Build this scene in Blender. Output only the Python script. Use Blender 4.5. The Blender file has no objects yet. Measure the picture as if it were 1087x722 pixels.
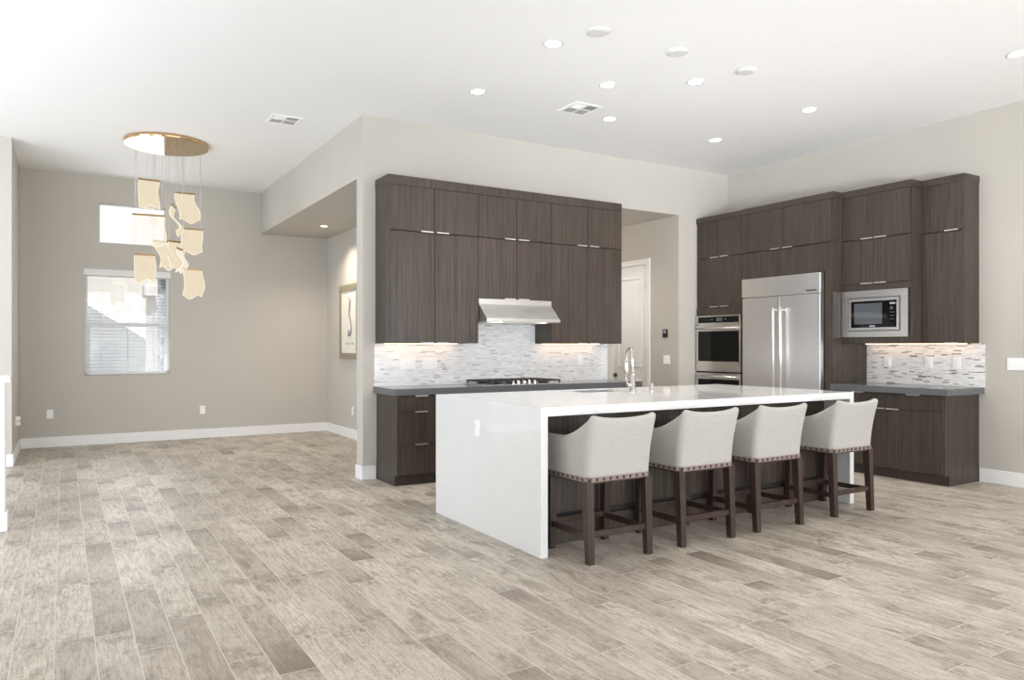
import bpy, bmesh, math, random
from mathutils import Vector, Matrix

# ------------------------------------------------------------------ camera, sky, lights, exposure
S = bpy.context.scene
C = S.collection
PI = math.pi
rnd = random.Random(7)

cam_d = bpy.data.cameras.new('camera')
cam = bpy.data.objects.new('camera', cam_d)
C.objects.link(cam)
cam.location = (0, 0, 1.32)
cam.rotation_euler = (PI / 2, 0, -math.radians(31.276))
cam_d.sensor_width = 36
cam_d.lens = 783.44 / 1087 * 36
cam_d.shift_y = 7.31 / 1087
cam_d.clip_end = 200
S.camera = cam

S.view_settings.view_transform = 'Standard'
S.view_settings.look = 'None'
S.view_settings.gamma = 1
S.view_settings.use_curve_mapping = False
S.view_settings.exposure = 0.385

W = bpy.data.worlds.new('World')
S.world = W
W.use_nodes = True
bg = W.node_tree.nodes['Background']
bg.inputs[0].default_value = (0.93, 0.96, 1.0, 1)
bg.inputs[1].default_value = 0.95


def light(name, kind, loc, power, color=(1, 1, 1), size=(1, 1), direction=None, spot=None, radius=0.05, spread=None):
    d = bpy.data.lights.new(name, kind)
    d.energy = power
    d.color = color
    if kind == 'AREA':
        d.shape = 'RECTANGLE'
        d.size, d.size_y = size
        if spread:
            d.spread = spread
    elif kind == 'SUN':
        d.angle = radius
    else:
        d.shadow_soft_size = radius
    if kind == 'SPOT':
        d.spot_size = spot or 2.0
        d.spot_blend = 0.9
    o = bpy.data.objects.new(name, d)
    C.objects.link(o)
    o.location = loc
    if direction is not None:
        o.rotation_euler = Vector(direction).to_track_quat('-Z', 'Y').to_euler()
    return o


DAY = (0.92, 0.95, 1.0)
# daylight through the tall glass doors behind the camera and the window wall on the left
light('rear_glazing_light', 'AREA', (2.4, -3.6, 1.6), 180, DAY, (6.0, 2.9), (0, 1, 0.05))
light('rear_right_fill', 'AREA', (6.5, -3.6, 1.5), 92, DAY, (1.9, 2.8), (0.03, 1, 0.03))  # added fill for the right cabinet ends, no door known here
light('left_glazing_light', 'AREA', (-4.3, 1.4, 1.6), 15, DAY, (6.4, 2.7), (1, 0.1, 0.03))
# unseen fill lights added to lift the ceiling and the dining area
light('bounce_fill', 'AREA', (2.6, 0.0, 0.4), 22, (0.92, 0.95, 1.0), (6.0, 3.0), (0.35, 1.15, 1))
light('raking_fill', 'AREA', (1.6, -1.6, 0.9), 27, (0.92, 0.95, 1.0), (5.0, 0.6), (0.5, 0.75, 0.27), spread=0.70)  # added narrow fill aimed low at the far kitchen ceiling
light('dining_bounce_fill', 'AREA', (-2.3, 4.2, 0.4), 150, (0.80, 0.885, 1.0), (2.4, 3.6), (0.1, 1.15, 1))  # added fill out of view, brightens the dining side
light('side_fill', 'AREA', (-4.2, 7.0, 1.7), 122, (0.80, 0.885, 1.0), (3.0, 2.7), (0.75, 0.8, 0.08))  # added fill for the dining and header walls, no known window
light('dining_window_light', 'AREA', (0.76, 11.40, 1.66), 8, (0.92, 0.96, 1.0), (1.0, 1.35), (0.1, -1, -0.1))
light('transom_window_light', 'AREA', (0.82, 11.43, 3.0), 3, (0.92, 0.96, 1.0), (0.78, 0.5), (0.1, -1, -0.1))
light('exterior_sun', 'SUN', (0, 20, 10), 1.6, (1, 0.96, 0.9), direction=(-0.35, 0.75, -0.6), radius=0.01)


# ------------------------------------------------------------------ node helpers / materials
def new_mat(name):
    m = bpy.data.materials.new(name)
    m.use_nodes = True
    nt = m.node_tree
    return m, nt, nt.nodes['Principled BSDF']


class G:
    """small wrapper for building node graphs"""
    def __init__(self, nt):
        self.nt = nt

    def n(self, typ, **kw):
        x = self.nt.nodes.new(typ)
        for k, v in kw.items():
            setattr(x, k, v)
        return x

    def put(self, sock, v):
        if hasattr(v, 'links') or hasattr(v, 'is_output'):
            self.nt.links.new(v, sock)
        else:
            sock.default_value = v

    def m(self, op, a, b=0.0, c=0.0, clamp=False):
        x = self.n('ShaderNodeMath', operation=op, use_clamp=clamp)
        for i, v in enumerate((a, b, c)):
            self.put(x.inputs[i], v)
        return x.outputs[0]

    def xyz(self, v):
        x = self.n('ShaderNodeSeparateXYZ')
        self.put(x.inputs[0], v)
        return x.outputs

    def vec(self, a, b, c=0.0):
        x = self.n('ShaderNodeCombineXYZ')
        for i, v in enumerate((a, b, c)):
            self.put(x.inputs[i], v)
        return x.outputs[0]

    def noise(self, v, scale=1.0, detail=3.0, rough=0.55, dist=0.0):
        x = self.n('ShaderNodeTexNoise')
        self.put(x.inputs['Vector'], v)
        x.inputs['Scale'].default_value = scale
        x.inputs['Detail'].default_value = detail
        x.inputs['Roughness'].default_value = rough
        x.inputs['Distortion'].default_value = dist
        return x.outputs[0]

    def white(self, v):
        x = self.n('ShaderNodeTexWhiteNoise', noise_dimensions='3D')
        self.put(x.inputs['Vector'], v)
        return x.outputs['Value']

    def ramp(self, f, stops, interp='LINEAR'):
        x = self.n('ShaderNodeValToRGB')
        x.color_ramp.interpolation = interp
        e = x.color_ramp.elements
        while len(e) < len(stops):
            e.new(0.5)
        for i, (p, c) in enumerate(stops):
            e[i].position = p
            e[i].color = (*c, 1) if len(c) == 3 else c
        self.put(x.inputs[0], f)
        return x.outputs[0]

    def mix(self, f, a, b, blend='MIX'):
        x = self.n('ShaderNodeMix', data_type='RGBA', blend_type=blend)
        self.put(x.inputs[0], f)
        for i, v in ((6, a), (7, b)):
            self.put(x.inputs[i], (*v, 1) if isinstance(v, tuple) and len(v) == 3 else v)
        return x.outputs[2]

    def mr(self, v, a, b, c, d):
        x = self.n('ShaderNodeMapRange')
        self.put(x.inputs[0], v)
        for i, q in enumerate((a, b, c, d)):
            x.inputs[i + 1].default_value = q
        return x.outputs[0]

    def pos(self):
        return self.n('ShaderNodeNewGeometry').outputs['Position']

    def bump(self, h, strength, dist, bsdf):
        x = self.n('ShaderNodeBump')
        x.inputs['Strength'].default_value = strength
        x.inputs['Distance'].default_value = dist
        self.put(x.inputs['Height'], h)
        self.nt.links.new(x.outputs[0], bsdf.inputs['Normal'])


def srgb(r, g, b):
    return tuple(((c / 255) / 12.92 if c / 255 <= 0.04045 else ((c / 255 + 0.055) / 1.055) ** 2.4) for c in (r, g, b))


def plain(name, col, rough=0.5, metal=0.0, spec=0.5, emit=None, estr=0.0, mottling=0.04, scale=6.0, bump=0.0, bscale=200.0):
    m, nt, b = new_mat(name)
    g = G(nt)
    f = g.noise(g.pos(), scale, 3)
    lo = tuple(max(0, c * (1 - mottling)) for c in col)
    hi = tuple(min(1, c * (1 + mottling)) for c in col)
    nt.links.new(g.ramp(f, [(0.3, lo), (0.7, hi)]), b.inputs['Base Color'])
    b.inputs['Roughness'].default_value = rough
    b.inputs['Metallic'].default_value = metal
    b.inputs['Specular IOR Level'].default_value = spec
    if emit:
        b.inputs['Emission Color'].default_value = (*emit, 1)
        b.inputs['Emission Strength'].default_value = estr
    if bump:
        g.bump(g.noise(g.pos(), bscale, 2), bump, 0.002, b)
    return m


def mat_wood(name, dark, light_, rough=0.42, vary=0.12):
    """straight vertical grain veneer"""
    m, nt, b = new_mat(name)
    g = G(nt)
    p = g.xyz(g.pos())
    rv = g.n('ShaderNodeObjectInfo').outputs['Random']
    off = g.m('MULTIPLY', rv, 13.0)
    v = g.vec(g.m('ADD', g.m('MULTIPLY', p[0], 1.0), off), p[1], g.m('MULTIPLY', p[2], 0.012))
    fine = g.noise(v, 190, 4, 0.7)
    wide = g.noise(v, 45, 2, 0.5)
    v2 = g.vec(p[0], p[1], g.m('MULTIPLY', p[2], 0.05))
    mid = g.noise(v2, 70, 2, 0.5)
    f = g.m('ADD', g.m('MULTIPLY', fine, 0.55), g.m('ADD', g.m('MULTIPLY', wide, 0.25), g.m('MULTIPLY', mid, 0.2)))
    f = g.mr(f, 0.34, 0.68, 0.0, 1.0)
    col = g.ramp(f, [(0.0, dark), (1.0, light_)])
    k = g.mr(rv, 0, 1, 1 - vary, 1 + vary)
    col = g.mix(1.0, col, g.vec(k, k, k), 'MULTIPLY')
    nt.links.new(col, b.inputs['Base Color'])
    b.inputs['Roughness'].default_value = rough
    b.inputs['Specular IOR Level'].default_value = 0.4
    g.bump(fine, 0.08, 0.001, b)
    return m


def mat_steel(name, col=(0.74, 0.73, 0.71), rough=0.28, axis='z', contrast=0.010):
    m, nt, b = new_mat(name)
    g = G(nt)
    p = g.xyz(g.pos())
    if axis == 'z':
        v = g.vec(p[0], p[1], g.m('MULTIPLY', p[2], 0.01))
    else:
        v = g.vec(g.m('MULTIPLY', p[0], 0.01), g.m('MULTIPLY', p[1], 0.01), p[2])
    f = g.noise(v, 120 if axis == 'z' else 420, 3, 0.6)
    lo = tuple(c * (1 - contrast) for c in col)
    hi = tuple(min(1, c * (1 + contrast)) for c in col)
    nt.links.new(g.ramp(f, [(0.3, lo), (0.7, hi)]), b.inputs['Base Color'])
    nt.links.new(g.mr(f, 0.3, 0.7, rough * 0.97, rough * 1.03), b.inputs['Roughness'])
    b.inputs['Metallic'].default_value = 1
    return m


def mat_floor():
    m, nt, b = new_mat('wood_look_plank_tile')
    g = G(nt)
    p = g.xyz(g.pos())
    PW, PL = 0.155, 0.91
    xs = g.m('DIVIDE', g.m('ADD', p[0], 20.03), PW)
    row = g.m('FLOOR', xs)
    fx = g.m('FRACT', xs)
    stag = g.white(g.vec(row, 3.7, 0))
    ys = g.m('ADD', g.m('DIVIDE', g.m('ADD', p[1], 20.0), PL), g.m('MULTIPLY', stag, 5.0))
    colm = g.m('FLOOR', ys)
    fy = g.m('FRACT', ys)
    r1 = g.white(g.vec(row, colm, 1.3))
    r2 = g.white(g.vec(row, colm, 8.1))
    seed = g.m('MULTIPLY', r2, 37.0)
    base = g.ramp(r1, [(0.0, srgb(178, 168, 155)), (0.15, srgb(190, 180, 167)), (0.6, srgb(203, 194, 180)), (1.0, srgb(214, 205, 191))])
    # long soft grain
    gv = g.vec(g.m('MULTIPLY', p[0], 1.0), g.m('MULTIPLY', p[1], 0.09), seed)
    grain = g.noise(gv, 75, 5, 0.7, 0.5)
    base = g.mix(g.mr(grain, 0.45, 0.66, 0, 0.65), base, srgb(140, 128, 114))
    grit = g.noise(g.vec(p[0], g.m('MULTIPLY', p[1], 0.35), seed), 160, 3, 0.7)
    base = g.mix(g.mr(grit, 0.50, 0.68, 0, 0.6), base, srgb(140, 128, 114))
    # broad weathered smudges
    sv = g.vec(g.m('MULTIPLY', p[0], 1.0), g.m('MULTIPLY', p[1], 0.45), seed)
    sm = g.noise(sv, 7, 6, 0.66, 0.9)
    base = g.mix(g.mr(sm, 0.52, 0.72, 0, 0.72), base, srgb(122, 108, 92))
    light_p = g.noise(g.vec(p[0], g.m('MULTIPLY', p[1], 0.3), g.m('ADD', seed, 5.0)), 10, 4, 0.55)
    base = g.mix(g.mr(light_p, 0.54, 0.72, 0, 0.4), base, srgb(206, 199, 189))
    # dark ends of the boards
    edge = g.m('MINIMUM', fy, g.m('SUBTRACT', 1.0, fy))
    en = g.noise(g.vec(p[0], g.m('MULTIPLY', p[1], 0.6), seed), 20, 5, 0.68, 0.9)
    ef = g.m('MULTIPLY', g.mr(edge, 0.0, 0.2, 1, 0), g.mr(en, 0.42, 0.64, 0, 0.75), clamp=True)
    base = g.mix(ef, base, srgb(118, 105, 92))
    # boards that darken towards one end, breaking off sharply at the joint
    r3 = g.white(g.vec(row, colm, 4.4))
    flip = g.m('GREATER_THAN', g.white(g.vec(row, colm, 6.6)), 0.5)
    fe = g.m('ABSOLUTE', g.m('SUBTRACT', fy, flip))
    reach = g.mr(g.white(g.vec(row, colm, 9.9)), 0, 1, 0.25, 0.9)
    wob = g.m('MULTIPLY', g.m('SUBTRACT', en, 0.5), 0.9)
    dk = g.m('SUBTRACT', 1.0, g.m('DIVIDE', g.m('ADD', fe, wob), reach), clamp=True)
    dk = g.m('MULTIPLY', g.m('MULTIPLY', dk, g.mr(r3, 0.55, 1.0, 0, 1)), 0.85, clamp=True)
    base = g.mix(dk, base, srgb(126, 115, 102))
    # thin cracks
    cr = g.noise(g.vec(g.m('MULTIPLY', p[0], 1.0), g.m('MULTIPLY', p[1], 0.22), g.m('ADD', seed, 2.0)), 16, 5, 0.7, 1.2)
    crf = g.mr(g.m('ABSOLUTE', g.m('SUBTRACT', cr, 0.5)), 0.0, 0.016, 0.75, 0)
    gate = g.mr(g.noise(g.vec(p[0], p[1], seed), 4.5, 2), 0.47, 0.58, 0, 1)
    base = g.mix(g.m('MULTIPLY', crf, gate), base, srgb(104, 88, 72))
    # pale grout
    dx = g.m('MULTIPLY', g.m('MINIMUM', fx, g.m('SUBTRACT', 1.0, fx)), PW)
    dy = g.m('MULTIPLY', edge, PL)
    d = g.m('MINIMUM', dx, dy)
    gr = g.m('LESS_THAN', d, 0.0022)
    base = g.mix(gr, base, srgb(206, 200, 190))
    nt.links.new(base, b.inputs['Base Color'])
    nt.links.new(g.mr(grain, 0.3, 0.7, 0.36, 0.52), b.inputs['Roughness'])
    b.inputs['Specular IOR Level'].default_value = 0.45
    h = g.m('ADD', g.m('MULTIPLY', grain, 0.5), g.mr(d, 0.0, 0.004, -0.6, 0.4))
    g.bump(h, 0.25, 0.0015, b)
    return m


def mat_mosaic(name, axis, stops):
    """thin linear mosaic strips of stone and glass on a wall along the given axis"""
    m, nt, b = new_mat(name)
    g = G(nt)
    p = g.xyz(g.pos())
    a = p[0] if axis == 'x' else p[1]
    RH, LL = 0.0112, 0.075
    zs = g.m('DIVIDE', p[2], RH)
    row = g.m('FLOOR', zs)
    fz = g.m('FRACT', zs)
    rl = g.mr(g.white(g.vec(row, 1.1, 0)), 0, 1, 0.6, 1.4)
    as_ = g.m('ADD', g.m('DIVIDE', g.m('ADD', a, 10.0), g.m('MULTIPLY', rl, LL)), g.m('MULTIPLY', g.white(g.vec(row, 7.7, 0)), 9.0))
    cm = g.m('FLOOR', as_)
    fa = g.m('FRACT', as_)
    r = g.white(g.vec(row, cm, 0.5))
    r2 = g.white(g.vec(row, cm, 5.5))
    col = g.ramp(r, stops, 'CONSTANT')
    vein = g.noise(g.vec(g.m('MULTIPLY', a, 1.0), row, g.m('MULTIPLY', r2, 9)), 30, 3)
    col = g.mix(g.mr(vein, 0.4, 0.7, 0, 0.2), col, srgb(215, 214, 212))
    mort = g.m('MAXIMUM', g.m('LESS_THAN', fz, 0.09), g.m('LESS_THAN', g.m('MULTIPLY', fa, LL), 0.0014))
    col = g.mix(mort, col, srgb(234, 233, 231))
    nt.links.new(col, b.inputs['Base Color'])
    nt.links.new(g.mix(g.m('GREATER_THAN', r2, 0.6), (0.35, 0.35, 0.35), (0.09, 0.09, 0.09)), b.inputs['Roughness'])
    g.bump(g.m('ADD', g.m('SUBTRACT', 1.0, mort), g.m('MULTIPLY', r2, 0.6)), 0.25, 0.002, b)
    return m


def mat_fabric():
    m, nt, b = new_mat('oatmeal_linen')
    g = G(nt)
    p = g.xyz(g.n('ShaderNodeTexCoord').outputs['Object'])
    n1 = g.noise(g.vec(g.m('MULTIPLY', p[0], 1), p[1], g.m('MULTIPLY', p[2], 0.12)), 260, 3, 0.7)
    n2 = g.noise(g.vec(g.m('MULTIPLY', p[0], 0.12), g.m('MULTIPLY', p[1], 0.12), p[2]), 260, 3, 0.7)
    f = g.m('MULTIPLY', g.m('ADD', n1, n2), 0.5)
    nt.links.new(g.ramp(f, [(0.36, srgb(172, 168, 161)), (0.5, srgb(181, 178, 172)), (0.64, srgb(189, 186, 181))]), b.inputs['Base Color'])
    b.inputs['Roughness'].default_value = 0.95
    b.inputs['Specular IOR Level'].default_value = 0.15
    g.bump(f, 0.3, 0.002, b)
    return m


def mat_stone():
    m, nt, b = new_mat('stacked_stone')
    g = G(nt)
    v = g.n('ShaderNodeTexVoronoi')
    q = g.xyz(g.pos())
    g.put(v.inputs['Vector'], g.vec(q[0], q[1], g.m('MULTIPLY', q[2], 1.8)))
    v.inputs['Scale'].default_value = 5
    nt.links.new(g.ramp(g.m('FRACT', g.m('MULTIPLY', g.xyz(v.outputs['Color'])[0], 3.0)),
                        [(0, srgb(120, 124, 134)), (0.5, srgb(160, 165, 176)), (1, srgb(196, 199, 206))]), b.inputs['Base Color'])
    b.inputs['Roughness'].default_value = 0.9
    return m


def mat_glass():
    m, nt, b = new_mat('clear_window_glass')
    g = G(nt)
    tr = g.n('ShaderNodeBsdfTransparent')
    gl = g.n('ShaderNodeBsdfGlossy')
    gl.inputs['Roughness'].default_value = 0.02
    mx = g.n('ShaderNodeMixShader')
    mx.inputs[0].default_value = 0.06
    nt.links.new(tr.outputs[0], mx.inputs[1])
    nt.links.new(gl.outputs[0], mx.inputs[2])
    nt.links.new(mx.outputs[0], nt.nodes['Material Output'].inputs[0])
    return m


def mat_pane(name, col, strength, alpha):
    """edge lit acrylic sheet: glows and lets some of the room through"""
    m, nt, b = new_mat(name)
    g = G(nt)
    tr = g.n('ShaderNodeBsdfTransparent')
    em = g.n('ShaderNodeEmission')
    p = g.xyz(g.pos())
    f = g.noise(g.vec(p[0], p[1], g.m('MULTIPLY', p[2], 4.0)), 14, 2)
    nt.links.new(g.ramp(f, [(0.3, tuple(c * 0.93 for c in col)), (0.7, col)]), em.inputs[0])
    em.inputs[1].default_value = strength
    mx = g.n('ShaderNodeMixShader')
    mx.inputs[0].default_value = alpha
    nt.links.new(tr.outputs[0], mx.inputs[1])
    nt.links.new(em.outputs[0], mx.inputs[2])
    nt.links.new(mx.outputs[0], nt.nodes['Material Output'].inputs[0])
    return m


def emission(name, col, strength):
    return plain(name, col, 0.5, emit=col, estr=strength, mottling=0.0)


M = {}
M['wall'] = plain('greige_wall_paint', srgb(196, 191, 182), 0.85, spec=0.2, mottling=0.012, scale=2.0, bump=0.05, bscale=260)
M['ceiling'] = plain('white_ceiling_paint', srgb(244, 244, 243), 0.9, spec=0.1, mottling=0.006, scale=2.0, bump=0.05, bscale=260)
M['trim'] = plain('white_trim_paint', srgb(240, 239, 237), 0.45, mottling=0.006)
M['floor'] = mat_floor()
M['wood'] = mat_wood('dark_oak_veneer', (0.019, 0.0135, 0.010), (0.104, 0.081, 0.064), 0.38, 0.06)
M['wood_in'] = plain('dark_cabinet_gap', (0.018, 0.015, 0.013), 0.7)
M['counter'] = plain('charcoal_quartz', srgb(100, 100, 102), 0.16, mottling=0.08, scale=60)
M['quartz'] = plain('white_quartz', srgb(232, 232, 231), 0.045, spec=0.6, mottling=0.012, scale=8)
M['mosaic_x'] = mat_mosaic('gloss_paled_mosaic', 'x', [(0.0, srgb(238, 238, 238)), (0.40, srgb(230, 230, 229)), (0.66, srgb(246, 246, 246)),  # same tile as the side wall, colour paled for gloss catching light
                                                     (0.86, srgb(226, 225, 224)), (0.94, srgb(206, 204, 202)), (0.978, srgb(176, 174, 172))])
M['mosaic_y'] = mat_mosaic('flecked_linear_mosaic', 'y', [(0.0, srgb(242, 241, 240)), (0.42, srgb(232, 231, 229)), (0.62, srgb(248, 248, 247)),
                                                         (0.85, srgb(220, 217, 213)), (0.905, srgb(172, 165, 158)), (0.955, srgb(132, 125, 117))])
M['steel'] = mat_steel('brushed_steel')
M['steel_h'] = mat_steel('brushed_steel_across', axis='h')
M['fridge'] = mat_steel('satin_fridge_steel', (0.90, 0.89, 0.875), 0.37)
M['fridge_h'] = mat_steel('satin_fridge_steel_across', (0.90, 0.89, 0.875), 0.37, 'h')
M['chrome'] = plain('polished_nickel', (0.75, 0.74, 0.72), 0.14, 1.0, mottling=0.02)
M['pull'] = plain('satin_pull_metal', (0.70, 0.69, 0.67), 0.42, 0.85, mottling=0.02)
M['nickel'] = plain('satin_nickel', (0.66, 0.63, 0.58), 0.25, 1.0, mottling=0.03)
M['gold'] = plain('polished_gold', (0.64, 0.45, 0.25), 0.07, 1.0, mottling=0.04)
M['brass'] = plain('brushed_brass', (0.30, 0.20, 0.10), 0.35, 1.0, mottling=0.05)
M['black'] = plain('matt_black', (0.012, 0.012, 0.012), 0.55)
M['iron'] = plain('cast_iron', (0.035, 0.03, 0.028), 0.6, bump=0.1)
M['black_glass'] = plain('black_oven_glass', (0.004, 0.004, 0.004), 0.04, spec=0.35, mottling=0.0)
M['grey_glass'] = plain('smoked_glass', (0.09, 0.10, 0.11), 0.06, spec=0.6, mottling=0.0)
M['grey_mark'] = plain('pale_control_print', (0.35, 0.37, 0.4), 0.5)
M['leg'] = mat_wood('espresso_leg_wood', (0.020, 0.011, 0.008), (0.078, 0.052, 0.042), 0.30, 0.05)
M['fabric'] = mat_fabric()
M['band'] = plain('taupe_trim_band', srgb(138, 123, 115), 0.85, mottling=0.1, scale=40)
M['nail'] = plain('bronze_nailhead', (0.045, 0.037, 0.034), 0.4, 0.3)
M['plate'] = plain('white_plastic', srgb(250, 250, 249), 0.35, mottling=0.004)
M['fitting'] = plain('ceiling_fitting_white', srgb(222, 222, 220), 0.6, mottling=0.004)
M['duct'] = plain('grey_vent_duct', srgb(150, 150, 150), 0.7)
M['bar'] = plain('satin_bar_steel', (0.88, 0.87, 0.85), 0.38, 0.8, mottling=0.01)
M['slot'] = plain('grey_socket_slot', srgb(120, 120, 120), 0.5)
M['glass'] = mat_glass()
M['vinyl'] = plain('white_vinyl_frame', srgb(235, 236, 237), 0.4, mottling=0.01)
M['blind'] = plain('white_blind_slat', srgb(232, 231, 228), 0.5, mottling=0.01)
M['lamp'] = emission('lit_lamp_lens', (1.0, 0.97, 0.92), 5.0)
M['warm_lamp'] = emission('warm_lit_lamp_lens', (1.0, 0.86, 0.68), 5.0)
M['strip'] = emission('warm_led_strip', (1.0, 0.76, 0.54), 1.6)
M['pane'] = mat_pane('warm_lit_acrylic', (0.86, 0.74, 0.55), 0.80, 0.82)
M['pane_clear'] = mat_pane('clear_lit_acrylic', (0.95, 0.86, 0.74), 0.82, 0.38)
M['pane_edge'] = mat_pane('glowing_acrylic_edge', (1.0, 0.88, 0.68), 0.95, 0.95)
M['wire'] = plain('pale_steel_wire', (0.7, 0.68, 0.64), 0.4, 0.6)
M['art_paper'] = plain('cream_art_paper', srgb(226, 222, 212), 0.9)
M['art_ink'] = plain('grey_pencil', srgb(150, 150, 148), 0.9)
M['art_frame'] = plain('champagne_frame', srgb(150, 142, 120), 0.4, 0.2, mottling=0.1, scale=30)
M['art_glass'] = M['glass']
M['stucco'] = plain('white_stucco', srgb(238, 236, 230), 0.9, mottling=0.03, scale=5)
M['stucco_shade'] = plain('shade_grey_stucco', srgb(128, 130, 130), 0.9, mottling=0.08, scale=3)  # grey tone paints in the shade outside the tall window
M['stone'] = mat_stone()
M['soil'] = plain('pale_desert_gravel', srgb(196, 190, 180), 0.95, mottling=0.12, scale=20)


# ------------------------------------------------------------------ mesh helpers
class MB:
    """collects shapes and links them as one mesh object"""
    def __init__(self):
        self.bm = bmesh.new()

    def _add(self, verts, faces, smooth=False):
        vs = [self.bm.verts.new(v) for v in verts]
        for f in faces:
            try:
                fc = self.bm.faces.new([vs[i] for i in f])
                fc.smooth = smooth
            except ValueError:
                pass
        return vs

    def box(self, x0, x1, y0, y1, z0, z1, bev=0.0, seg=2):
        x0, x1 = min(x0, x1), max(x0, x1)
        y0, y1 = min(y0, y1), max(y0, y1)
        z0, z1 = min(z0, z1), max(z0, z1)
        v = [(x0, y0, z0), (x1, y0, z0), (x1, y1, z0), (x0, y1, z0), (x0, y0, z1), (x1, y0, z1), (x1, y1, z1), (x0, y1, z1)]
        f = [(0, 3, 2, 1), (4, 5, 6, 7), (0, 1, 5, 4), (1, 2, 6, 5), (2, 3, 7, 6), (3, 0, 4, 7)]
        if bev <= 0:
            self._add(v, f)
            return self
        t = bmesh.new()
        vs = [t.verts.new(q) for q in v]
        for q in f:
            t.faces.new([vs[i] for i in q])
        bmesh.ops.bevel(t, geom=t.edges[:], offset=bev, segments=seg, profile=0.5, affect='EDGES')
        self.merge(t)
        return self

    def merge(self, t, smooth=False):
        idx = {}
        for v in t.verts:
            idx[v] = self.bm.verts.new(v.co)
        for f in t.faces:
            try:
                nf = self.bm.faces.new([idx[v] for v in f.verts])
                nf.smooth = smooth or f.smooth
            except ValueError:
                pass
        t.free()

    def tube(self, pts, r, n=10, cap=True):
        """round tube along a path; r is a number or one per point"""
        pts = [Vector(p) for p in pts]
        rs = r if isinstance(r, (list, tuple)) else [r] * len(pts)
        rings = []
        up = None
        for i, p in enumerate(pts):
            a = pts[max(i - 1, 0)]
            c = pts[min(i + 1, len(pts) - 1)]
            t = (c - a).normalized()
            if up is None:
                up = Vector((0, 0, 1)) if abs(t.z) < 0.9 else Vector((1, 0, 0))
            s = t.cross(up)
            if s.length < 1e-6:
                s = t.orthogonal()
            s.normalize()
            up = s.cross(t).normalized()
            rings.append([self.bm.verts.new(p + (s * math.cos(2 * PI * k / n) + up * math.sin(2 * PI * k / n)) * rs[i]) for k in range(n)])
        for a, c in zip(rings, rings[1:]):
            for k in range(n):
                f = self.bm.faces.new((a[k], a[(k + 1) % n], c[(k + 1) % n], c[k]))
                f.smooth = True
        if cap:
            self.bm.faces.new(rings[0][::-1])
            self.bm.faces.new(rings[-1])
        return self

    def lathe(self, prof, cx, cy, n=32, axis='z', z0=0.0, smooth=True):
        """profile of (radius, height) spun about an axis through (cx, cy)"""
        rings = []
        for r, h in prof:
            ring = []
            for k in range(n):
                a = 2 * PI * k / n
                u, w = r * math.cos(a), r * math.sin(a)
                if axis == 'z':
                    co = (cx + u, cy + w, z0 + h)
                elif axis == 'y':
                    co = (cx + u, cy + h, z0 + w)
                else:
                    co = (cx + h, cy + u, z0 + w)
                ring.append(self.bm.verts.new(co))
            rings.append(ring)
        for a, c in zip(rings, rings[1:]):
            for k in range(n):
                f = self.bm.faces.new((a[k], a[(k + 1) % n], c[(k + 1) % n], c[k]))
                f.smooth = smooth
        self.bm.faces.new(rings[0][::-1])
        self.bm.faces.new(rings[-1])
        return self

    def prism(self, poly, axis, a, b):
        """polygon in the plane across the axis, pushed from a to b"""
        def co(p, t):
            if axis == 'x':
                return (t, p[0], p[1])
            if axis == 'y':
                return (p[0], t, p[1])
            return (p[0], p[1], t)
        n = len(poly)
        self._add([co(p, a) for p in poly] + [co(p, b) for p in poly],
                  [tuple(range(n)), tuple(range(2 * n - 1, n - 1, -1))] + [(i, (i + 1) % n, n + (i + 1) % n, n + i) for i in range(n)])
        return self

    def hexa(self, bot, top):
        """eight cornered block from two quads"""
        self._add(list(bot) + list(top), [(3, 2, 1, 0), (4, 5, 6, 7), (0, 1, 5, 4), (1, 2, 6, 5), (2, 3, 7, 6), (3, 0, 4, 7)])
        return self

    def build(self, name, mat, parent=None, origin=None):
        bm = self.bm
        bmesh.ops.recalc_face_normals(bm, faces=bm.faces[:])
        me = bpy.data.meshes.new(name)
        if parent is not None:
            off = parent['_w'] if '_w' in parent else parent.matrix_world.translation
            off = Vector(off)
        elif origin is not None:
            off = Vector(origin)
        else:
            xs = [v.co for v in bm.verts]
            off = Vector(((min(c.x for c in xs) + max(c.x for c in xs)) / 2, (min(c.y for c in xs) + max(c.y for c in xs)) / 2, min(c.z for c in xs)))
        bmesh.ops.translate(bm, verts=bm.verts[:], vec=-off)
        bm.to_mesh(me)
        bm.free()
        me.materials.append(M[mat])
        o = bpy.data.objects.new(name, me)
        C.objects.link(o)
        if parent is not None:
            o.parent = parent
            WPOS[o.name] = off
        else:
            o.location = off
            WPOS[o.name] = off
        o['_w'] = off[:]
        return o


WPOS = {}


def tag(o, label, cat, group=None, kind=None):
    o['label'] = label
    o['category'] = cat
    if group:
        o['group'] = group
    if kind:
        o['kind'] = kind
    return o


def thing(name, label, cat, loc=(0, 0, 0), group=None):
    o = bpy.data.objects.new(name, None)
    C.objects.link(o)
    o.location = loc
    o.empty_display_size = 0.1
    o['_w'] = Vector(loc)[:]
    return tag(o, label, cat, group)


def struct(name, mb, mat, label, cat):
    o = mb.build(name, mat)
    return tag(o, label, cat, kind='structure')


def copy_tree(o, parent=None):
    c = o.copy()
    C.objects.link(c)
    if parent is not None:
        c.parent = parent
    for ch in o.children:
        copy_tree(ch, c)
    return c


# ------------------------------------------------------------------ the room
H = 3.63                # ceiling
SO = 3.02               # dropped ceiling of hall and pantry passage
XL, XC, XA, XR = -0.49, 2.534, 3.555, 7.68
YK, YD = 7.02, 11.45
XP0, XP1 = 5.70, 6.782  # pantry passage
TK = 0.18

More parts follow.
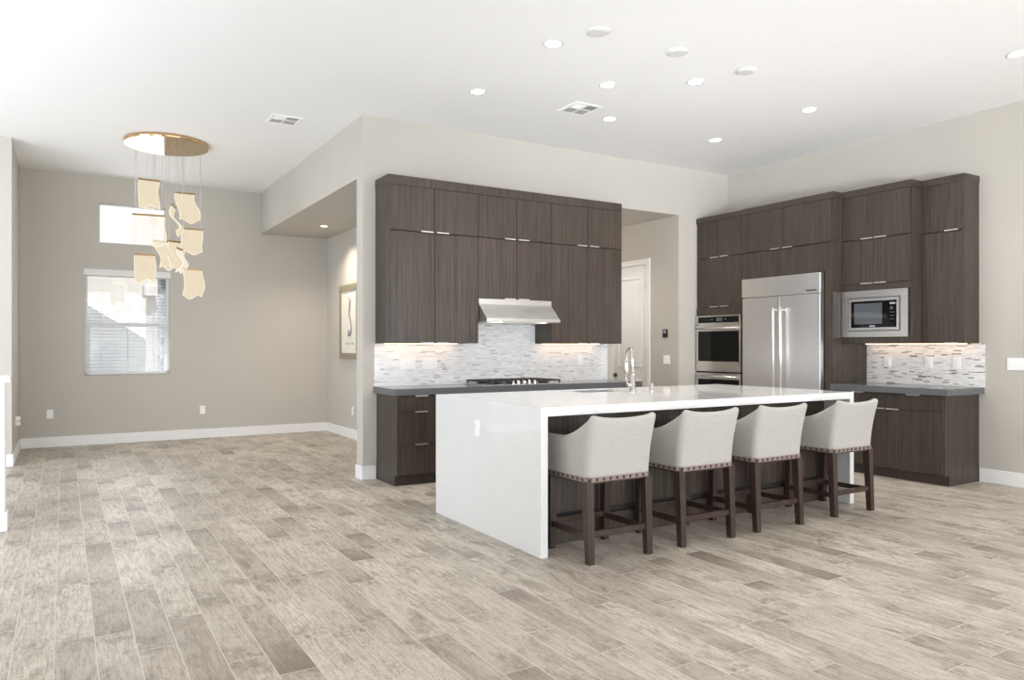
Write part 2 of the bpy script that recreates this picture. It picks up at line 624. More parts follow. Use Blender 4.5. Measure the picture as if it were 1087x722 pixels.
struct('floor', MB().box(-4.6, 8.0, -3.9, 11.7, -0.1, 0), 'floor', 'wood look plank tile floor in weathered beige and grey', 'floor')
struct('ceiling', MB().box(-4.6, 8.0, -3.9, 11.7, H, H + 0.12), 'ceiling', 'flat white painted ceiling over the whole room', 'ceiling')
# kitchen wall with the passage opening
mb = MB()
mb.box(XC, XP0, YK, YK + TK, 0, H).box(XP1, XR, YK, YK + TK, 0, H).box(XP0, XP1, YK, YK + TK, SO, H)
struct('wall_kitchen', mb, 'wall', 'pale greige wall behind the range hood cabinets', 'wall')
struct('wall_header', MB().box(XC, XC + TK, YK + TK, YD, SO, H), 'wall', 'dropped header wall above the hall opening beside the dining area', 'wall')
struct('wall_dining', None or (lambda m: (m.box(-4.6, 0.242, YD, YD + 0.16, 0, H).box(1.281, XA + 0.2, YD, YD + 0.16, 0, H).box(0.242, 1.281, YD, YD + 0.16, 0, 0.935)
       .box(0.242, 0.408, YD, YD + 0.16, 2.374, H).box(1.233, 1.281, YD, YD + 0.16, 2.374, H)
       .box(0.408, 1.233, YD, YD + 0.16, 2.374, 2.735).box(0.408, 1.233, YD, YD + 0.16, 3.276, H)))(MB()), 'wall',
       'greige far wall of the dining area with two windows', 'wall')
struct('wall_right', MB().box(XR, XR + 0.2, -3.9, YK + TK, 0, H), 'wall', 'pale greige wall on the right behind the fridge cabinets', 'wall')
struct('wall_left', MB().box(XL - 0.12, XL, 9.83, YD, 0, H).box(-4.6, XL - 0.12, 9.83, 9.95, 0, H), 'wall', 'narrow greige wall at the left of the dining area', 'wall')
struct('wall_hall', MB().box(XA, XA + 0.12, YK + TK, YD, 0, SO), 'wall', 'greige hall wall with the framed print', 'wall')
struct('ceiling_hall', MB().box(XC + TK, XA + 0.12, YK + TK, YD, SO, SO + 0.1), 'wall', 'dropped greige hall ceiling with a small downlight', 'ceiling')
YPE = 9.2
struct('wall_passage', MB().box(XP1, XP1 + 0.12, YK + TK, 7.633, 0, SO).box(XP1, XP1 + 0.12, 8.36, YPE, 0, SO).box(XP1, XP1 + 0.12, 7.633, 8.36, 2.45, SO)
       .box(XP0 - 0.12, XP0, YK + TK, YPE, 0, SO).box(XP0 - 0.12, XP1 + 0.12, YPE, YPE + 0.1, 0, SO), 'wall', 'greige pantry passage walls beyond the opening', 'wall')
struct('ceiling_passage', MB().box(XP0 - 0.12, XP1 + 0.12, YK + TK, YPE + 0.1, SO, SO + 0.1), 'wall', 'dropped greige ceiling of the pantry passage', 'ceiling')
# the great room behind the camera: glazed rear and left sides
struct('wall_rear', MB().box(-4.6, -2.2, -3.9, -3.75, 0, H).box(7.0, 8.0, -3.9, -3.75, 0, H).box(-2.2, 7.0, -3.9, -3.75, 3.05, H), 'wall', 'rear wall with a wide glazed opening', 'wall')
struct('wall_left_glazed', MB().box(-4.6, -4.45, -3.9, -2.0, 0, H).box(-4.6, -4.45, 8.6, 9.83, 0, H).box(-4.6, -4.45, -2.0, 8.6, 2.95, H).box(-4.6, -4.45, -2.0, 8.6, 0, 0.2),  # opening extended to admit the added side fill
       'wall', 'left great room wall with a long window opening', 'wall')

# half wall at the left picture edge
struct('wall_half', MB().box(-0.95, -0.36, 6.40, 6.52, 0, 1.066), 'trim', 'white half wall at the left edge of the room', 'wall')
struct('trim_1', MB().box(-0.98, -0.325, 6.365, 6.555, 1.066, 1.113, 0.006), 'trim', 'white ledge cap on the half wall', 'trim')

# baseboards
BH = 0.135
def bboard(name, segs, label):
    m = MB()
    for (x0, x1, y0, y1) in segs:
        m.box(x0, x1, y0, y1, 0, BH, 0.004, 1)
    struct(name, m, 'trim', label, 'baseboard')
bboard('baseboard_dining', [(XL, XA, YD - 0.016, YD)], 'white baseboard along the far dining wall')
bboard('baseboard_left', [(XL, XL + 0.016, 9.814, YD - 0.016), (-4.4, XL, 9.814, 9.83)], 'white baseboard along the left dining wall')
bboard('baseboard_half', [(-0.95, -0.345, 6.385, 6.40), (-0.36, -0.345, 6.40, 6.53)], 'white baseboard around the half wall end')
bboard('baseboard_hall', [(XA - 0.016, XA, YK + TK, YD - 0.016)], 'white baseboard under the framed print in the hall')
bboard('baseboard_pillar', [(XC - 0.016, XC, YK - 0.016, YK + TK), (XC, 2.668, YK - 0.016, YK)], 'white baseboard around the wall end beside the drawers')
bboard('baseboard_right', [(XR - 0.016, XR, -3.7, 3.805)], 'white baseboard along the right wall')
bboard('baseboard_passage', [(XP1 - 0.016, XP1, YK, 7.55), (XP1, 7.05, YK - 0.016, YK)], 'white baseboard by the pantry passage')


# windows of the dining wall
def window(name, x0, x1, z0, z1, label, rail=None):
    y0, y1 = YD + 0.055, YD + 0.12
    f = 0.035 if rail else 0.014
    m = MB()
    m.box(x0, x0 + f, y0, y1, z0, z1).box(x1 - f, x1, y0, y1, z0, z1).box(x0, x1, y0, y1, z0, z0 + f).box(x0, x1, y0, y1, z1 - f, z1)
    if rail:
        m.box(x0, x1, y0 - 0.005, y1, rail - 0.028, rail + 0.028)
        m.box(x0 + f, x0 + f + 0.03, y0 + 0.01, y1 - 0.02, z0 + f, rail).box(x1 - f - 0.03, x1 - f, y0 + 0.01, y1 - 0.02, z0 + f, rail)
    o = struct(name, m, 'vinyl', label, 'window')
    MB().box(x0 + f, x1 - f, y1 - 0.022, y1 - 0.016, z0 + f, z1 - f).build('pane', 'glass', o)
    return o
window('window_1', 0.408, 1.233, 2.735, 3.276, 'small high transom window of plain white sky in the dining wall')
window('window_2', 0.242, 1.281, 0.935, 2.374, 'tall single hung window behind open white blinds', 1.63)

# blinds
bl = thing('window_blind', 'open white slatted blind hanging in the tall dining window', 'blind', (0.76, YD + 0.02, 2.3))
MB().box(0.225, 1.298, YD - 0.018, YD + 0.045, 2.285, 2.374, 0.006).build('valance', 'blind', bl)
m = MB()
nz = 29
for k in range(nz):
    z = 0.99 + k * (2.27 - 0.99) / (nz - 1)
    m.hexa([(0.25, YD - 0.0, z), (1.273, YD - 0.0, z), (1.273, YD + 0.048, z + 0.003), (0.25, YD + 0.048, z + 0.003)],
           [(0.25, YD - 0.0, z + 0.0035), (1.273, YD - 0.0, z + 0.0035), (1.273, YD + 0.048, z + 0.0065), (0.25, YD + 0.048, z + 0.0065)])
m.build('slats', 'blind', bl)
MB().box(0.25, 1.273, YD - 0.002, YD + 0.05, 0.945, 0.965, 0.003).build('bottom_rail', 'blind', bl)
for x in (0.45, 0.77, 1.09):
    MB().box(x - 0.003, x + 0.003, YD - 0.004, YD - 0.002, 0.96, 2.29).build('ladder_tape', 'blind', bl)

# outside the dining windows
struct('ground_outside', MB().box(-12, 14, 11.7, 30, -0.35, -0.25), 'soil', 'pale gravel side yard outside the dining window', 'ground')
o = thing('neighbor_house', 'sunlit white neighbouring house seen through the blinds', 'building', (0.5, 18, -0.3))
MB().box(-6, 8, 17.5, 22, -0.3, 3.15).build('wall', 'stucco', o)
m = MB().prism([(-6.2, 3.1), (8.2, 3.1), (8.2, 3.3), (-6.2, 3.3)], 'y', 17.1, 22.2)
m.build('eave', 'stucco', o)
o = MB().prism([(-3.0, -0.3), (1.55, -0.3), (1.55, 1.35), (-0.6, 2.75), (-3.0, 4.2)], 'y', 16.0, 16.25).build('shade_slab', 'stucco_shade')  # added slab whose shape and grey stand in for a diagonal shadow
tag(o, 'grey sloping slab for the diagonal shade outside the tall window', 'wall')
o = MB().prism([(-3.0, -0.3), (1.6, -0.3), (1.6, 0.75), (-3.0, 0.95)], 'y', 15.0, 15.2).build('planter_wall', 'stucco')
tag(o, 'low white planter wall outside the tall window', 'wall')
o = thing('stone_pier', 'blue grey stone clad pier outside the right of the blinds', 'pier', (1.5, 13.2, -0.3))
MB().box(1.33, 2.0, 13.0, 13.5, -0.3, 3.0, 0.02).build('shaft', 'stone', o)
o = thing('porch_post', 'pale square porch post beyond the blinds', 'post', (1.35, 14.6, -0.3))
MB().box(1.26, 1.46, 14.5, 14.7, -0.3, 2.35).build('shaft', 'stucco', o)
MB().box(1.20, 1.52, 14.44, 14.76, 2.2, 2.42, 0.03).build('capital', 'stucco', o)

# pantry door on the passage side wall
d = struct('door_1', MB().box(XP1 + 0.012, XP1 + 0.05, 7.637, 8.356, 0.01, 2.442), 'trim', 'white two panel pantry door in the passage', 'door')
for (z0, z1) in ((0.22, 0.86), (1.04, 2.28)):
    m = MB()
    y0, y1, t = 7.637 + 0.11, 8.356 - 0.11, 0.022
    x0, x1 = XP1 + 0.002, XP1 + 0.012
    m.box(x0, x1, y0, y0 + t, z0, z1, 0.003, 1).box(x0, x1, y1 - t, y1, z0, z1, 0.003, 1).box(x0, x1, y0 + t, y1 - t, z0, z0 + t, 0.003, 1).box(x0, x1, y0 + t, y1 - t, z1 - t, z1, 0.003, 1)
    m.box(x0 + 0.004, x1, y0 + 0.05, y1 - 0.05, z0 + 0.05, z1 - 0.05, 0.003, 1)
    m.build('panel', 'trim', d)
MB().lathe([(0.03, 0.012), (0.03, 0.0), (0.012, -0.006), (0.012, -0.03), (0.027, -0.045), (0.027, -0.065), (0.012, -0.075)], XP1, 8.30, 20, 'x', 0.915).build('knob', 'nail', d)
for z in (0.3, 1.25, 2.15):
    MB().box(XP1 - 0.004, XP1 + 0.013, 7.634, 7.65, z - 0.045, z + 0.045).build('hinge', 'nickel', d)
m = MB()
m.box(XP1 - 0.018, XP1, 7.555, 7.633, 0, 2.52, 0.004, 1).box(XP1 - 0.018, XP1, 8.36, 8.44, 0, 2.52, 0.004, 1).box(XP1 - 0.018, XP1, 7.633, 8.36, 2.445, 2.52, 0.004, 1)
m.box(XP1, XP1 + 0.1, 7.633, 7.6365, 0, 2.445).box(XP1, XP1 + 0.1, 8.3565, 8.36, 0, 2.445)
struct('trim_2', m, 'trim', 'white casing around the pantry door', 'trim')


# ------------------------------------------------------------------ cabinets
def orient(face):
    """box in (along, depth, height): face 'y' looks towards -Y, face 'x' looks towards -X"""
    if face == 'y':
        return lambda m, a0, a1, d0, d1, z0, z1, bev=0.0: m.box(a0, a1, d0, d1, z0, z1, bev, 1)
    return lambda m, a0, a1, d0, d1, z0, z1, bev=0.0: m.box(d0, d1, a0, a1, z0, z1, bev, 1)


def pull(parent, face, a, f, z, up=False, length=0.13):
    """flat edge pull: a tab over the panel edge with a small lip"""
    B = orient(face)
    m = MB()
    s = 1 if up else -1
    B(m, a - length / 2, a + length / 2, f - 0.016, f + 0.004, z + s * 0.001, z + s * 0.004)
    B(m, a - length / 2, a + length / 2, f - 0.019, f - 0.015, z - 0.0055, z + 0.0055)
    return m.build('handle', 'pull', parent)


def cabinet(name, label, face, a0, a1, z0, z1, front, back, fronts, cat='cabinet', group=None, toe=0.0, ends=(0, 0), holes=None):
    """fronts: (kind, a0, a1, z0, z1, handle) with handle = None or (centre, height, up)"""
    B = orient(face)
    mid = (a0 + a1) / 2
    loc = (mid, (front + back) / 2, z0) if face == 'y' else ((front + back) / 2, mid, z0)
    t = thing(name, label, cat, loc, group)
    m = MB()
    P = 0.018
    cf = front + 0.021
    if holes is None:
        B(m, a0 + 0.001, a1 - 0.001, cf, back, z0 + toe + 0.001, z1 - 0.001)
    else:
        ha0, ha1, hz0, hz1 = holes
        B(m, a0 + 0.001, ha0, cf, back, z0 + toe, z1 - 0.001)
        B(m, ha1, a1 - 0.001, cf, back, z0 + toe, z1 - 0.001)
        B(m, ha0, ha1, cf, back, hz1, z1 - 0.001)
        if hz0 > z0 + toe + 0.005:
            B(m, ha0, ha1, cf, back, z0 + toe, hz0)
        B(m, ha0, ha1, back - 0.02, back, hz0, hz1)
    m.build('carcass', 'wood', t)
    if toe:
        m = MB()
        B(m, a0 + 0.001, a1 - 0.001, front + 0.07, back, z0, z0 + toe)
        m.build('toe_kick', 'wood', t)
    # a dark reveal behind the gaps
    if fronts:
        m = MB()
        for fr in fronts:
            B(m, fr[1] + 0.0005, fr[2] - 0.0005, front + 0.0195, front + 0.0212, fr[3] + 0.0005, fr[4] - 0.0005)
        m.build('reveal', 'wood_in', t)
    g = 0.002
    for fr in fronts:
        kind, b0, b1, y0, y1, h = fr
        m = MB()
        B(m, b0 + g, b1 - g, front, front + 0.0195, y0 + g, y1 - g, 0.0015)
        p = m.build(kind, 'wood', t)
        if h:
            pull(p, face, h[0], front, h[1], h[2])
    # finished end panels
    for side, dz in ((0, ends[0]), (1, ends[1])):
        if dz:
            m = MB()
            if side == 0:
                B(m, a0 - dz, a0, front + 0.001, back, z0 + toe, z1)
                if toe:
                    B(m, a0 - dz, a0, front + 0.072, back, z0, z0 + toe)
            else:
                B(m, a1, a1 + dz, front + 0.001, back, z0 + toe, z1)
            m.build('end_panel', 'wood', t)
    return t


# --- wall of upper cabinets around the hood
UX = [2.682, 3.157, 3.653, 4.114, 4.564, 5.058, 5.530]
UF, UB = 6.678, YK - 0.003
ZB, ZR, ZT, ZC = 1.356, 2.452, 2.893, 2.985
wall_names = [('left', 0), ('middle', 2), ('right', 4)]
lab_up = {0: 'dark oak top cupboard over the tall doors left of the hood', 2: 'dark oak top cupboard of the row centred above the hood',
          4: 'dark oak top cupboard over the tall doors right of the hood'}
lab_lo = {0: 'dark oak two door wall cabinet left of the hood', 2: 'short dark oak wall cabinet right above the hood',
          4: 'dark oak two door wall cabinet right of the hood'}
for k in (0, 2, 4):
    a, b_, c = UX[k], UX[k + 1], UX[k + 2]
    ends = (0.018 if k == 0 else 0, 0.018 if k == 4 else 0)
    cabinet('wall_cabinet', lab_up[k], 'y', a, c, ZR, ZT, UF, UB,
            [('door', a, b_, ZR + 0.003, ZT, (b_ - 0.085, ZR + 0.005, False)), ('door', b_, c, ZR + 0.003, ZT, (b_ + 0.085, ZR + 0.005, False))],
            group=None, ends=ends)
    zb = 1.823 if k == 2 else ZB
    t = cabinet('wall_cabinet', lab_lo[k], 'y', a, c, zb, ZR, UF, UB,
                [('door', a, b_, zb, ZR - 0.004, (b_ - 0.085, zb + 0.002, False)), ('door', b_, c, zb, ZR - 0.004, (b_ + 0.085, zb + 0.002, False))], ends=ends)
    if k != 2:
        MB().box(a + 0.04, c - 0.12, UB - 0.10, UB - 0.085, zb - 0.008, zb).build('light_strip', 'strip', t)
m = MB().box(UX[0] - 0.022, UX[6] + 0.020, UF - 0.004, UB, ZT, ZC, 0.002, 1)
tag(m.build('cabinet_crown', 'wood'), 'flat dark oak crown strip along the hood wall cabinets', 'crown trim')
for (x0, x1) in ((UX[0], UX[2] - 0.12), (UX[4], UX[6] - 0.1)):
    light('under_cabinet_light', 'AREA', ((x0 + x1) / 2, UB - 0.09, ZB - 0.012), 0.34, (1, 0.66, 0.42), (x1 - x0 - 0.06, 0.02), (0, 0.25, -1))

# hood
HX0, HX1 = UX[2] + 0.004, UX[4] - 0.004
hd = thing('range_hood', 'stainless under cabinet range hood with a sloping front above the cooktop', 'range hood', ((HX0 + HX1) / 2, 6.75, 1.575))
MB().box(HX0, HX1, UF - 0.002, UF + 0.02, 1.762, 1.819).box(HX0, HX1, UF + 0.02, YK - 0.014, 1.61, 1.819).build('housing', 'steel_h', hd)
MB().prism([(UF + 0.02, 1.612), (6.515, 1.612), (UF - 0.002, 1.765), (UF + 0.02, 1.765)], 'x', HX0 + 0.001, HX1 - 0.001).build('sloping_front', 'steel_h', hd)
MB().box(HX0, HX1, 6.505, YK - 0.014, 1.578, 1.612, 0.003).build('front_lip', 'steel_h', hd)
for x in (HX0 + 0.18, HX1 - 0.18):
    MB().lathe([(0.03, 0.0), (0.03, -0.004)], x, 6.57, 20, 'z', 1.578).build('lamp', 'lamp', hd)
MB().box(HX0 + 0.06, HX1 - 0.06, 6.63, 6.95, 1.572, 1.579).build('filter', 'steel', hd)

# --- base cabinets on the hood wall
BF = 6.478
BX = [2.695, 3.195, 3.655, 4.565, 5.10, 5.640]
cabinet('base_cabinet', 'dark oak three drawer base cabinet at the end of the grey counter', 'y', BX[0], BX[1], 0, 0.858, BF, UB,
        [('drawer', BX[0], BX[1], 0.702, 0.852, (2.92, 0.853, True)), ('drawer', BX[0], BX[1], 0.392, 0.702, (2.92, 0.702, True)),
         ('drawer', BX[0], BX[1], 0.105, 0.392, (2.92, 0.392, True))], toe=0.10, ends=(0.02, 0))
labs = ['dark oak base cabinet between the drawers and the cooktop', 'dark oak base cabinet under the cooktop',
        'dark oak base cabinet right of the cooktop', 'dark oak base cabinet at the passage end of the grey counter']
for k in range(1, 5):
    a, c = BX[k], BX[k + 1]
    md = (a + c) / 2
    cabinet('base_cabinet', labs[k - 1], 'y', a, c, 0, 0.858, BF, UB,
            [('drawer', a, c, 0.702, 0.852, (md, 0.853, True)), ('door', a, md, 0.105, 0.702, (md - 0.085, 0.70, True)),
             ('door', md, c, 0.105, 0.702, (md + 0.085, 0.70, True))], toe=0.10)
o = MB().box(2.642, 5.668, 6.452, YK - 0.001, 0.860, 0.925, 0.003).build('kitchen_worktop', 'counter')
tag(o, 'charcoal quartz worktop running below the hood wall', 'worktop')
o = MB().box(2.652, 5.602, YK - 0.012, YK - 0.0015, 0.9255, 1.355).box(UX[2] + 0.002, UX[4] - 0.002, YK - 0.012, YK - 0.0015, 1.355, 1.60).build('tiled_backsplash', 'mosaic_x')
tag(o, 'linear mosaic backsplash behind the cooktop, paled by painted sheen', 'backsplash')

# cooktop
ct = thing('gas_cooktop', 'gas cooktop with black grates and five steel knobs', 'cooktop', (4.11, 6.72, 0.925))
MB().box(3.655, 4.565, 6.475, 6.985, 0.925, 0.934, 0.003).build('base_plate', 'steel_h', ct)
for (x0, x1) in ((3.67, 3.955), (3.965, 4.255), (4.265, 4.55)):
    m = MB()
    ya, yb = (6.575 if x0 > 3.9 and x1 < 4.3 else 6.49), 6.975
    za, zb = 0.958, 0.974
    w = 0.012
    m.box(x0, x0 + w, ya, yb, za, zb).box(x1 - w, x1, ya, yb, za, zb).box(x0, x1, ya, ya + w, za, zb).box(x0, x1, yb - w, yb, za, zb)
    for q in (0.25, 0.5, 0.75):
        yy = ya + (yb - ya) * q
        m.box(x0, x1, yy - w / 2, yy + w / 2, za, zb)
        xx = x0 + (x1 - x0) * q
        m.box(xx - w / 2, xx + w / 2, ya, yb, za, zb)
    for fx in (x0 + 0.006, x1 - 0.018):
        for fy in (ya, (ya + yb) / 2, yb - w):
            m.box(fx, fx + w, fy, fy + w, 0.934, za)
    m.build('grate', 'iron', ct)
for (x, y, r) in ((3.81, 6.61, 0.035), (3.81, 6.85, 0.045), (4.11, 6.77, 0.06), (4.41, 6.61, 0.045), (4.41, 6.85, 0.035)):
    MB().lathe([(r + 0.012, 0), (r + 0.012, 0.008), (r, 0.01), (r, 0.018), (r * 0.6, 0.02)], x, y, 20, 'z', 0.934).build('burner', 'black', ct)
for k in range(5):
    x = 4.11 + (k - 2) * 0.068
    MB().lathe([(0.024, 0), (0.024, 0.006), (0.02, 0.008), (0.019, 0.034), (0.016, 0.037)], x, 6.525, 20, 'z', 0.934).build('knob', 'chrome', ct)

# --- tall run on the right wall (fronts look towards -X); along = Y
RB = XR - 0.003
ZRC = 2.925
OF, FF, MF, NF = 7.092, 7.075, 7.225, 7.405
Y_O1, Y_O0, Y_F0, Y_FP, Y_M0, Y_N0 = 7.012, 6.243, 5.092, 4.992, 4.222, 3.830
ZRT = 2.995
ZRS = 2.456
# oven tower
cabinet('oven_tower', 'tall dark oak oven tower in the corner beside the passage', 'x', Y_O0, Y_O1, 0, ZRS, OF, RB,
        [('door', Y_O0 + 0.012, 6.62, 1.828, ZRS - 0.004, (6.62 - 0.085, 1.832, False)), ('door', 6.62, Y_O1 - 0.012, 1.828, ZRS - 0.004, (6.62 + 0.085, 1.832, False)),
         ('drawer', Y_O0 + 0.012, Y_O1 - 0.012, 0.105, 0.37, (6.62, 0.37, True)),
         ('filler', Y_O0 + 0.002, 6.254, 0.372, 1.826, None), ('filler', 6.99, Y_O1, 0.372, 1.826, None), ('filler', 6.256, 6.988, 1.722, 1.826, None)],
        toe=0.10, holes=(6.262, 6.982, 0.39, 1.715))
cabinet('wall_cabinet', 'dark oak top cupboard above the oven tower', 'x', Y_O0, Y_O1, ZRS, ZRC, OF, RB,
        [('door', Y_O0 + 0.012, 6.62, ZRS + 0.003, ZRC, (6.62 - 0.085, ZRS + 0.005, False)), ('door', 6.62, Y_O1 - 0.012, ZRS + 0.003, ZRC, (6.62 + 0.085, ZRS + 0.005, False))])
# fridge surround
o = MB().box(FF, RB, Y_FP, Y_F0 - 0.002, 0, ZRS).build('fridge_side_panel', 'wood')
tag(o, 'tall dark oak panel at the right side of the fridge', 'side panel')
ymid = 5.66
cabinet('wall_cabinet', 'short dark oak two door cabinet directly above the fridge', 'x', Y_F0, Y_O0, 2.142, ZRS, FF, RB,
        [('door', Y_F0, ymid, 2.146, ZRS - 0.004, None), ('door', ymid, Y_O0, 2.146, ZRS - 0.004, None)])
cabinet('wall_cabinet', 'dark oak top cupboard high above the fridge', 'x', Y_FP, Y_O0, ZRS, ZRC, FF, RB,
        [('door', 5.02, ymid, ZRS + 0.003, ZRC, (ymid - 0.085, ZRS + 0.005, False)), ('door', ymid, Y_O0, ZRS + 0.003, ZRC, (ymid + 0.085, ZRS + 0.005, False))])
# microwave column
ym2 = 4.622
cabinet('microwave_cabinet', 'dark oak wall cabinet holding the built in microwave', 'x', Y_M0, Y_FP, ZB, ZRS, MF, RB,
        [('door', Y_M0 + 0.018, ym2, 1.985, ZRS - 0.004, (ym2 - 0.075, 1.988, False)), ('door', ym2, Y_FP, 1.985, ZRS - 0.004, (ym2 + 0.075, 1.988, False)),
         ('filler', Y_M0 + 0.018, Y_FP, 1.915, 1.983, None), ('filler', Y_M0 + 0.018, Y_FP, ZB, 1.42, None)],
        holes=(4.30, 4.94, 1.46, 1.88), ends=(0, 0))
cabinet('wall_cabinet', 'dark oak top cupboard above the microwave cabinet', 'x', Y_M0, Y_FP, ZRS, ZRC, MF, RB,
        [('door', Y_M0 + 0.018, ym2, ZRS + 0.003, ZRC, (ym2 - 0.075, ZRS + 0.005, False)), ('door', ym2, Y_FP, ZRS + 0.003, ZRC, (ym2 + 0.075, ZRS + 0.005, False))])
# narrow end column
cabinet('wall_cabinet', 'narrow tall dark oak wall cabinet at the right end of the run', 'x', Y_N0, Y_M0, ZB, ZRS, NF, RB,
        [('door', Y_N0, Y_M0, ZB, ZRS - 0.004, (3.925, ZB + 0.002, False))], ends=(0.02, 0))
cabinet('wall_cabinet', 'narrow dark oak top cupboard at the right end of the run', 'x', Y_N0, Y_M0, ZRS, ZRC, NF, RB,
        [('door', Y_N0, Y_M0, ZRS + 0.003, ZRC, (3.925, ZRS + 0.005, False))], ends=(0.02, 0))
m = MB()
m.prism([(OF - 0.004, Y_O1), (OF - 0.004, Y_O0), (FF - 0.004, Y_O0), (FF - 0.004, Y_FP - 0.005), (MF - 0.004, Y_FP - 0.005), (MF - 0.004, Y_M0 - 0.005),
         (NF - 0.004, Y_M0 - 0.005), (NF - 0.004, Y_N0 - 0.025), (RB, Y_N0 - 0.025), (RB, Y_O1)], 'z', ZRC, ZRT)
tag(m.build('cabinet_crown', 'wood'), 'stepped dark oak crown strip along the fridge wall cabinets', 'crown trim')

# base cabinets right
RF = 7.07
for (a, c, lab, hy) in ((Y_N0, 4.394, 'dark oak base cabinet at the open right end under the mosaic', 4.32),
                        (4.394, Y_FP, 'dark oak base cabinet between the fridge and the end cabinet', 4.47)):
    md = (a + c) / 2
    cabinet('base_cabinet', lab, 'x', a, c, 0, 0.858, RF, RB,
            [('drawer', a, c, 0.702, 0.852, (md, 0.853, True)), ('door', a, c, 0.105, 0.702, (hy, 0.70, True))], toe=0.10, ends=(0.02 if a == Y_N0 else 0, 0))
o = MB().box(7.02, XR - 0.001, 3.762, Y_FP - 0.002, 0.860, 0.925, 0.003).build('side_worktop', 'counter')
tag(o, 'short charcoal quartz worktop beside the fridge', 'worktop')
o = MB().box(XR - 0.012, XR - 0.0015, 3.755, Y_FP - 0.002, 0.9255, 1.355).build('tiled_backsplash', 'mosaic_y')
tag(o, 'dark flecked linear mosaic backsplash under the microwave', 'backsplash')
light('under_cabinet_light', 'AREA', (XR - 0.09, 4.38, ZB - 0.012), 0.34, (1, 0.66, 0.42), (1.1, 0.02), (0.25, 0, -1))
tag(MB().box(XR - 0.10, XR - 0.085, 3.88, 4.95, ZB - 0.008, ZB - 0.0005).build('light_strip', 'strip'), 'warm led strip under the microwave cabinet', 'light strip')

# double oven
ov = thing('double_oven', 'stainless double wall oven with black glass doors', 'oven', (7.3, 6.62, 0.40))
ya, yb = 6.250, 6.992
xf = 7.066
OB = OF - 0.0015
MB().box(OF + 0.002, 7.6, 6.266, 6.978, 0.395, 1.71).build('body', 'steel_h', ov)
def frame_x(m, x0, x1, y0, y1, z0, z1, t, tb=None, tt=None):
    tb = tb or t
    tt = tt or t
    m.box(x0, x1, y0, y0 + t, z0, z1).box(x0, x1, y1 - t, y1, z0, z1).box(x0, x1, y0 + t, y1 - t, z0, z0 + tb).box(x0, x1, y0 + t, y1 - t, z1 - tt, z1)
    return m
p = frame_x(MB(), xf, OB, ya, yb, 1.608, 1.718, 0.03, 0.018, 0.014).build('control_panel', 'steel_h', ov)
MB().box(xf + 0.003, OB, ya + 0.03, yb - 0.03, 1.626, 1.704).build('control_glass', 'black_glass', p)
MB().box(xf + 0.0015, xf + 0.003, 6.55, 6.65, 1.645, 1.69).build('display', 'grey_glass', p)
for y in (6.50, 6.72):
    MB().lathe([(0.008, 0), (0.008, -0.002)], xf + 0.003, y, 12, 'x', 1.666).build('touch_key', 'grey_mark', p)
for (z0, z1) in ((1.010, 1.594), (0.42, 0.985)):
    d = frame_x(MB(), xf, OB, ya, yb, z0, z1, 0.03, 0.125, 0.075).build('oven_door', 'steel_h', ov)
    MB().box(xf + 0.003, OB, ya + 0.03, yb - 0.03, z0 + 0.125, z1 - 0.075).build('glass', 'black_glass', d)
    m = MB().tube([(xf - 0.045, ya + 0.03, z1 - 0.04), (xf - 0.045, yb - 0.03, z1 - 0.04)], 0.013, 14)
    for y in (ya + 0.06, yb - 0.06):
        m.box(xf - 0.045, xf, y - 0.01, y + 0.01, z1 - 0.047, z1 - 0.033)
    m.build('handle', 'steel_h', d)
MB().box(xf + 0.01, OB, ya, yb, 0.988, 1.006).build('vent', 'black', ov)

# fridge
fr = thing('refrigerator', 'built in stainless two door refrigerator', 'refrigerator', (7.35, 5.66, 0))
fa, fb = Y_F0 + 0.004, Y_O0 - 0.035
FX = 7.045
MB().box(7.085, 7.66, fa + 0.003, fb - 0.003, 0.0, 2.132).build('body', 'steel', fr)
MB().box(FX + 0.004, 7.085, fa, fa + 0.034, 0.11, 2.135).build('side_rail', 'chrome', fr)
MB().box(FX - 0.004, 7.085, fa + 0.034, fb + 0.006, 1.912, 2.135, 0.003).build('grille_panel', 'fridge_h', fr)
MB().box(FX - 0.006, FX - 0.004, fa + 0.07, fa + 0.21, 1.935, 1.955).build('badge', 'chrome', fr)
ysp = 5.657
for (y0, y1, hy) in ((fa + 0.036, ysp - 0.002, ysp - 0.05), (ysp + 0.002, fb, ysp + 0.05)):
    d = MB().box(FX, 7.083, y0, y1, 0.12, 1.902, 0.004).build('door', 'fridge', fr)
    m = MB().tube([(FX - 0.06, hy, 0.72), (FX - 0.06, hy, 1.77)], 0.014, 14)
    for z in (0.75, 1.745):
        m.tube([(FX - 0.06, hy, z), (FX, hy, z)], 0.010, 10)
    m.build('handle', 'bar', d)
MB().box(7.075, 7.10, fa, fb, 0.01, 0.108).build('toe_grille', 'black', fr)

# microwave
mw = thing('microwave', 'built in stainless microwave with a wide trim frame', 'microwave', (7.4, 4.62, 1.42))
my0, my1, mz0, mz1 = 4.252, 4.986, 1.424, 1.912
mx = MF - 0.012
frame_x(MB(), mx, MF + 0.0, my0, my1, mz0, mz1, 0.078, 0.062, 0.072).build('trim_frame', 'steel_h', mw)
MB().box(MF + 0.03, 7.62, 4.31, 4.93, 1.47, 1.87).build('body', 'black', mw)
d = frame_x(MB(), mx - 0.006, MF + 0.03, my0 + 0.086, my1 - 0.086, mz0 + 0.070, mz1 - 0.080, 0.028, 0.028, 0.032).build('door', 'steel_h', mw)
MB().box(mx - 0.003, MF + 0.028, my0 + 0.114, my1 - 0.114, mz0 + 0.098, mz1 - 0.112).build('door_glass', 'black_glass', d)
MB().box(mx - 0.0045, mx - 0.003, my0 + 0.27, my1 - 0.15, mz0 + 0.135, mz1 - 0.135).build('window', 'grey_glass', d)
